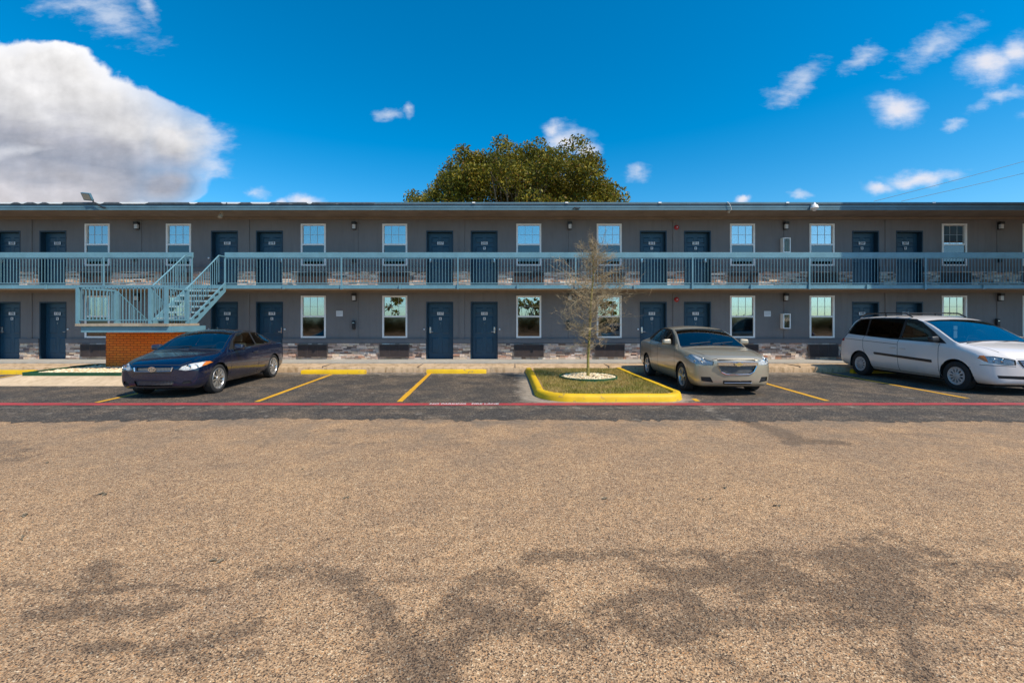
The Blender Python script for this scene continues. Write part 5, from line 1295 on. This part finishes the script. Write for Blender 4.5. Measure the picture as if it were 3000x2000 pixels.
# ---- dark blue coupe
st = [(0.00,.33,.56,.43,.56,.54,.52,.57,.36,.60,.61,.10),(0.03,.25,.74,.42,.74,.59,.68,.64,.48,.675,.69,.13),(0.13,.20,.82,.42,.80,.64,.74,.70,.52,.75,.775,.15),
 (0.45,.18,.865,.50,.84,.72,.76,.80,.54,.84,.86,.06),(0.85,.18,.877,.52,.86,.80,.78,.87,.56,.91,.925),(1.10,.18,.877,.55,.865,.85,.82,.90,.78,.915,.945),
 (1.25,.18,.877,.55,.865,.875,.82,.92,.765,.98,1.02),(1.60,.18,.877,.55,.86,.895,.81,.935,.69,1.18,1.225),(1.97,.18,.877,.55,.86,.91,.80,.95,.615,1.335,1.385),
 (2.45,.18,.877,.55,.86,.92,.795,.96,.60,1.355,1.418),(3.0,.18,.877,.56,.86,.935,.79,.975,.585,1.325,1.39),(3.4,.18,.875,.58,.86,.95,.78,.985,.58,1.225,1.30),
 (3.85,.19,.87,.60,.85,.96,.74,1.0,.60,1.06,1.10),(4.15,.20,.86,.60,.84,.955,.70,.99,.55,1.00,1.015),(4.34,.26,.82,.55,.80,.90,.66,.945,.5,.96,.965,.08),(4.42,.36,.70,.5,.70,.80,.6,.84,.4,.85,.86,.08)]
tc = dict(L=4.42, W=.877, axles=(.86, 3.56), wr=.325, tw=.21, rimr=.235, style='multi', paint='navy', st=st, cat='car', zs=1.025,
 label='dark navy blue coupe parked nose out in front of the stairs',
 side_trim=[(1.33,.935),(1.62,1.13),(1.98,1.305),(2.45,1.345),(3.0,1.318),(3.38,1.225),(3.66,1.10),(3.66,1.02),(3.4,.985),(2.6,.955)],
 side_glass=[([(1.55,.965),(1.70,1.13),(2.0,1.275),(2.45,1.315),(2.62,1.312),(2.62,.972)], 'cglass'), ([(2.70,.975),(2.70,1.305),(3.0,1.288),(3.35,1.205),(3.56,1.105),(3.56,1.035),(3.35,1.0)], 'cglass')],
 ws=(1.02, 2.2, .90), ws_trim=[(0,.965),(.40,.955),(.73,.93),(.745,.965),(.595,1.305),(.3,1.340),(0,1.348)], ws_glass=[(0,.985),(.40,.975),(.72,.955),(.73,.97),(.585,1.30),(.3,1.330),(0,1.338)],
 rw=(3.1, 1.0), rw_glass=[(0,1.09),(.56,1.07),(.50,1.23),(0,1.30)],
 front=[('indicator', [(.80,.655),(.83,.672),(.852,.712),(.83,.740),(.795,.744)], 'amber', True, 0.0),('headlight', [(.45,.605),(.58,.580),(.74,.61),(.825,.665),(.845,.71),(.80,.748),(.64,.728),(.52,.685)], 'lampb', True, 0.0),
        ('upper_grille', [(0,.585),(.33,.590),(.345,.665),(0,.668)], 'gmesh', False, -0.02),
        ('lower_grille', [(0,.27),(.36,.275),(.40,.385),(0,.385)], 'gmesh', False, -0.03),
        ('fog_slot', [(.52,.30),(.70,.315),(.66,.375),(.56,.365)], 'plast', True, -0.02)],
 seams=[((1.37,.93),(1.30,.22)),((2.66,.955),(2.62,.30)),((1.30,.235),(2.55,.245)),((3.95,.95),(4.02,.62)),((.52,.60),(.50,.50))], fseams=[((.0,.71),(.50,.70)),((.50,.70),(.60,.76))], tseams=[((.62,.35),(.76,1.1)),((0,3.98),(.62,3.95))],
 mirror=(.86,1.52,.985), mirmat='navy', handles=[(2.45,.82)], hx=.872, hmat='navy', cab=(1.45,3.5,.3), bz=.95, seat='seatl', rvm=(0,1.95,1.27), wip=[(-.55,.0),(.0,.55)], wipy=(1.16,1.26), wipz=(1.0,1.035))
car1 = build_car('parked_coupe', (-7.53, 9.22, 0.0), R(4.2), tc)
def ring_mesh(q, cx, cy, cz, rx, rz_, w_, n=28):
    vs = []
    for i in range(n):
        a = 2*math.pi*i/n; c_, s_ = math.cos(a), math.sin(a)
        vs += [(cx+rx*c_, cy, cz+rz_*s_), (cx+(rx-w_)*c_, cy, cz+(rz_-w_)*s_), (cx+rx*c_, cy-.008, cz+rz_*s_), (cx+(rx-w_)*c_, cy-.008, cz+(rz_-w_)*s_)]
    for i in range(n):
        j = (i+1) % n; q.add([], []); 
    q.add(vs, [t_ for i in range(n) for t_ in ((4*i+2, 4*((i+1)%n)+2, 4*((i+1)%n)+3, 4*i+3), (4*i, 4*((i+1)%n), 4*((i+1)%n)+2, 4*i+2), (4*i+1, 4*i+3, 4*((i+1)%n)+3, 4*((i+1)%n)+1))])
q = MB(); ring_mesh(q, 0, -.012, .627, .078, .05, .013); ring_mesh(q, 0, -.014, .640, .046, .028, .010); ring_mesh(q, 0, -.016, .627, .024, .048, .009); q.build('emblem', M['chromec'], car1, smooth=40)
q = MB(); q.path([(-.36, .012, .582), (-.2, -.002, .580), (0, -.006, .578), (.2, -.002, .580), (.36, .012, .582)], .009, 6); q.path([(-.36, .012, .582), (-.38, .03, .66)], .012, 6); q.path([(.36, .012, .582), (.38, .03, .66)], .012, 6); q.build('grille_trim', M['chromec'], car1)

# ---- champagne sedan
st = [(0.0,.30,.62,.45,.62,.60,.56,.66,.40,.685,.695,.12),(.04,.23,.79,.45,.79,.66,.72,.75,.52,.79,.80,.16),(.15,.19,.86,.45,.84,.71,.77,.80,.56,.85,.87,.17),
 (.48,.18,.888,.5,.87,.80,.79,.88,.57,.915,.93,.06),(.88,.18,.897,.52,.882,.87,.82,.93,.60,.955,.97),(1.15,.18,.897,.55,.885,.90,.84,.95,.81,.955,.985),
 (1.32,.18,.897,.55,.885,.92,.84,.975,.795,1.04,1.075),(1.74,.18,.897,.55,.88,.94,.83,1.00,.705,1.265,1.305),(2.14,.18,.897,.55,.88,.95,.82,1.015,.64,1.40,1.45),
 (2.65,.18,.897,.55,.88,.96,.81,1.02,.62,1.42,1.478),(3.15,.18,.897,.56,.88,.97,.80,1.03,.605,1.395,1.46),(3.55,.18,.895,.58,.875,.98,.79,1.04,.60,1.30,1.37),
 (3.95,.19,.89,.6,.87,.99,.76,1.05,.64,1.13,1.17),(4.25,.2,.88,.6,.86,.99,.72,1.05,.58,1.07,1.09),(4.5,.26,.84,.55,.82,.95,.70,1.0,.5,1.03,1.04,.08),(4.6,.36,.72,.5,.72,.85,.62,.9,.4,.92,.93,.08)]
cz = dict(L=4.6, W=.897, axles=(.93, 3.615), wr=.322, tw=.21, rimr=.215, style='five', paint='champ', st=st, cat='car', zs=1.03,
 label='champagne beige sedan with gold emblem parked right of the tree island',
 side_trim=[(1.44,1.0),(1.78,1.23),(2.16,1.375),(2.65,1.405),(3.15,1.383),(3.52,1.295),(3.85,1.16),(3.88,1.10),(3.6,1.05),(2.6,1.02)],
 side_glass=[([(1.68,1.035),(1.88,1.215),(2.22,1.345),(2.58,1.378),(2.58,1.035)], 'dglass'), ([(2.66,1.037),(2.66,1.38),(3.12,1.358),(3.36,1.30),(3.36,1.052)], 'dglass'), ([(3.42,1.06),(3.42,1.28),(3.54,1.24),(3.74,1.14),(3.70,1.085)], 'dglass')],
 ws=(1.05, 2.4, .95), wsm='wsglassd', ws_trim=[(0,1.01),(.42,1.00),(.765,.975),(.78,1.01),(.615,1.37),(.3,1.398),(0,1.405)], ws_glass=[(0,1.03),(.42,1.02),(.755,1.0),(.768,1.02),(.606,1.362),(.3,1.390),(0,1.397)],
 rw=(3.3, 1.08), rw_glass=[(0,1.18),(.58,1.16),(.52,1.33),(0,1.39)],
 front=[('headlight', [(.50,.665),(.68,.66),(.86,.70),(.885,.80),(.80,.87),(.74,.845),(.60,.775),(.49,.745)], 'lampb', True, 0.0),
        ('upper_grille', [(0,.74),(.41,.745),(.425,.778),(.36,.790),(0,.797)], 'gmesh', False, -0.02),
        ('lower_grille', [(0,.485),(.25,.49),(.35,.53),(.415,.645),(.42,.662),(0,.655)], 'gmesh', False, -0.025),
        ('air_intake', [(0,.265),(.30,.27),(.315,.345),(0,.345)], 'plast', False, -0.03),
        ('fog_slot', [(.50,.30),(.72,.32),(.735,.41),(.56,.415)], 'plast', True, -0.02)],
 seams=[((1.36,.98),(1.32,.22)),((2.62,1.02),(2.58,.25)),((3.30,1.03),(3.18,.62)),((3.18,.62),(3.05,.30)),((1.32,.235),(3.05,.245)),((4.05,.99),(4.12,.66)),((.58,.66),(.56,.52))], fseams=[((.40,.80),(.52,.78))], tseams=[((.60,.3),(.79,1.2))],
 mirror=(.885,1.64,1.085), mirmat='champ', handles=[(2.42,.90),(3.14,.92)], hx=.893, hmat='champ', cab=(1.6,3.7,.3), bz=1.02, seat='seat', rvm=(0,2.15,1.34), wip=[(-.55,.0),(.0,.55)], wipy=(1.22,1.34), wipz=(1.055,1.10))
car2 = build_car('parked_sedan', (4.905, 9.55, 0.0), R(0.0), cz)
q = MB(); q.path([(-.43, .022, .665), (-.425, .018, .732), (0, -.018, .736), (.425, .018, .732), (.43, .022, .665)], .008, 6); q.path([(-.42, .028, .655), (-.35, .026, .525), (-.25, .008, .478), (0, -.006, .474), (.25, .008, .478), (.35, .026, .525), (.42, .028, .655)], .012, 6)
q.add([(-.42, .010, .665), (0, -.024, .662), (.42, .010, .665), (.42, .012, .728), (0, -.022, .730), (-.42, .012, .728)], [(0, 1, 4, 5), (1, 2, 3, 4)]); q.path([(-.3, .0, .30), (0, -.012, .30), (.3, .0, .30)], .008, 6); q.build('grille_bar', M['chromec'], car2, smooth=40)
def cross(w_, h_, cw, ch, sl, y, z, d):
    o = [(-w_+sl, h_*0-ch), (-cw-sl*.3, -ch), (-cw-sl*.6, -h_), (cw-sl*.6, -h_), (cw-sl*.3, -ch), (w_-sl, -ch), (w_+0, ch), (cw+sl*.3, ch), (cw+sl*.6, h_), (-cw+sl*.6, h_), (-cw+sl*.3, ch), (-w_, ch)]
    vs = [(x, y-d, z+v) for x, v in o]+[(x, y, z+v) for x, v in o]; n = len(o); return vs, [tuple(range(n))]+[(i, n+i, n+(i+1) % n, (i+1) % n) for i in range(n)]
q = MB(); q.add(*cross(.105, .042, .042, .024, .02, -.028, .695, .012)); em = q.build('emblem', M['chromec'], car2)
q = MB(); q.add(*cross(.095, .034, .036, .018, .02, -.041, .695, .004)); q.build('emblem_face', M['gold'], em)

# ---- white minivan
st = [(0.0,.33,.66,.48,.66,.60,.60,.66,.42,.69,.70,.14),(.04,.26,.86,.48,.86,.66,.78,.74,.56,.79,.81,.19),(.14,.22,.94,.48,.925,.73,.85,.83,.62,.895,.915,.20),
 (.42,.21,.985,.52,.965,.85,.88,.95,.63,.99,1.01,.07),(.72,.21,.996,.55,.98,.91,.91,1.00,.66,1.045,1.065),(.92,.21,.998,.6,.985,.95,.94,1.03,.92,1.05,1.09),
 (1.12,.21,.998,.6,.985,.975,.935,1.06,.90,1.15,1.18),(1.60,.21,.998,.6,.985,1.00,.925,1.075,.84,1.44,1.48),(2.02,.21,.998,.6,.985,1.02,.92,1.09,.785,1.63,1.68),
 (2.7,.21,.998,.6,.985,1.045,.91,1.11,.76,1.69,1.745),(3.5,.21,.996,.6,.98,1.07,.905,1.135,.745,1.69,1.75),(4.1,.22,.99,.6,.97,1.09,.895,1.15,.73,1.665,1.725),
 (4.42,.23,.98,.6,.95,1.09,.875,1.15,.67,1.58,1.63),(4.64,.25,.95,.6,.92,1.04,.84,1.10,.67,1.32,1.35,.04),(4.76,.30,.92,.5,.88,.97,.80,1.0,.6,1.05,1.06,.06),(4.8,.38,.80,.5,.80,.8,.7,.86,.5,.9,.91,.06)]
vn = dict(L=4.8, W=.998, axles=(.95, 3.828), wr=.335, tw=.215, rimr=.205, style='cap', paint='vanw', st=st, cat='van', zs=1.04, fy=.9, arch=.06,
 label='white minivan with black roof rack and side strip, parked at the right edge',
 side_trim=[(1.20,1.055),(1.58,1.32),(1.98,1.56),(2.2,1.635),(2.8,1.66),(3.5,1.665),(4.1,1.635),(4.36,1.50),(4.54,1.25),(4.50,1.19),(4.0,1.16),(2.8,1.095)],
 side_glass=[([(1.46,1.085),(1.70,1.32),(2.03,1.53),(2.22,1.60),(2.42,1.62),(2.48,1.11)], 'cglass'), ([(2.56,1.115),(2.50,1.625),(3.1,1.635),(3.66,1.635),(3.66,1.155)], 'dglass'), ([(3.72,1.158),(3.72,1.635),(4.06,1.61),(4.28,1.49),(4.46,1.25),(4.40,1.20)], 'dglass')],
 ws=(.85, 2.4, 1.02), wsm='wsglassb', ws_trim=[(0,1.125),(.5,1.11),(.87,1.075),(.885,1.12),(.765,1.585),(.4,1.615),(0,1.625)], ws_glass=[(0,1.145),(.5,1.13),(.86,1.10),(.872,1.125),(.755,1.575),(.4,1.605),(0,1.615)],
 rw=(4.3, 1.12), rw_glass=[(0,1.16),(.66,1.16),(.60,1.52),(0,1.56)], rwm='dglass',
 front=[('indicator', [(.90,.70),(.93,.715),(.962,.78),(.94,.836),(.895,.842)], 'amber', True, 0.0),('headlight', [(.52,.66),(.70,.65),(.90,.69),(.95,.78),(.93,.83),(.80,.835),(.64,.80),(.52,.765)], 'lampb', True, 0.0),
        ('front_grille', [(0,.60),(.40,.615),(.47,.70),(.49,.765),(0,.79)], 'plast', False, -0.02),
        ('bumper_vent', [(.36,.36),(.78,.37),(.80,.43),(.36,.43)], 'plast', True, -0.02)],
 sidef=[('side_strip', [(1.52,.585),(3.27,.655),(3.30,.70),(3.27,.715),(1.53,.65)], 'plast', .012), ('tail_light', [(4.48,.98),(4.66,.96),(4.72,1.06),(4.62,1.20),(4.48,1.19)], 'tail', .004)],
 seams=[((1.36,1.05),(1.36,.26)),((2.52,1.10),(2.50,.27)),((3.72,1.15),(3.70,.80)),((3.70,.80),(3.42,.28)),((1.36,.27),(3.42,.29)),((2.52,.965),(4.45,1.045)),((.60,.56),(1.0,.60))], fseams=[((.0,.815),(.50,.80)),((.52,.63),(.96,.64))], tseams=[((.66,.3),(.84,1.1))],
 mirror=(.97,1.40,1.15), mirmat='plast', handles=[(2.36,.87),(2.66,.88)], hx=.993, hmat='vanw', cab=(1.5,4.2,.3), bz=1.08, seat='seatl', rvm=(0,1.9,1.48), wip=[(-.75,-.1),(-.1,.6)], wipy=(.90,1.02), wipz=(1.085,1.14))
car3 = build_car('parked_minivan', (11.52, 9.52, 0.0), 0.0, vn)
for s_ in (1, -1):
    q = MB(); pts = [(s_*.72, 2.35, 1.68), (s_*.715, 2.55, 1.775), (s_*.71, 3.2, 1.80), (s_*.70, 3.9, 1.785), (s_*.695, 4.15, 1.69)]; q.path(pts, .019, 8); q.tube((s_*.71, 3.2, 1.70), (s_*.71, 3.2, 1.79), .02); q.build('roof_rail', M['plast'], car3, smooth=50)
for y_ in (2.75, 3.75):
    q = MB(); q.cbox(-.70, .70, y_-.03, y_+.03, 1.785, 1.805, .006); q.build('crossbar', M['plast'], car3)
q = MB()
for i in range(5): z = .635+i*.031; wv_ = .40+.03*i*.6; q.path([(-wv_, .045+.004*i, z), (-wv_*.5, .0, z+.006), (0, -.01, z+.008), (wv_*.5, .0, z+.006), (wv_, .045+.004*i, z)], .0065, 5)
q.build('grille_bar', M['chromec'], car3)
# parking tag hanging from the van mirror and a paper on the dashboard
q = MB(); q.box(-.045, .045, -.002, .002, -.20, -.02); q.cbox(-.05, .05, -.004, .004, .0, .10, .003); tg = q.build('hanging_tag', M['plate'], car3, loc=(-.06, 1.86, 1.36))
q = MB(); q.add([(-.62, 1.42, 1.055), (-.36, 1.42, 1.055), (-.36, 1.62, 1.065), (-.62, 1.62, 1.065)], [(0, 1, 2, 3)]); q.build('dashboard_paper', M['plate'], car3)
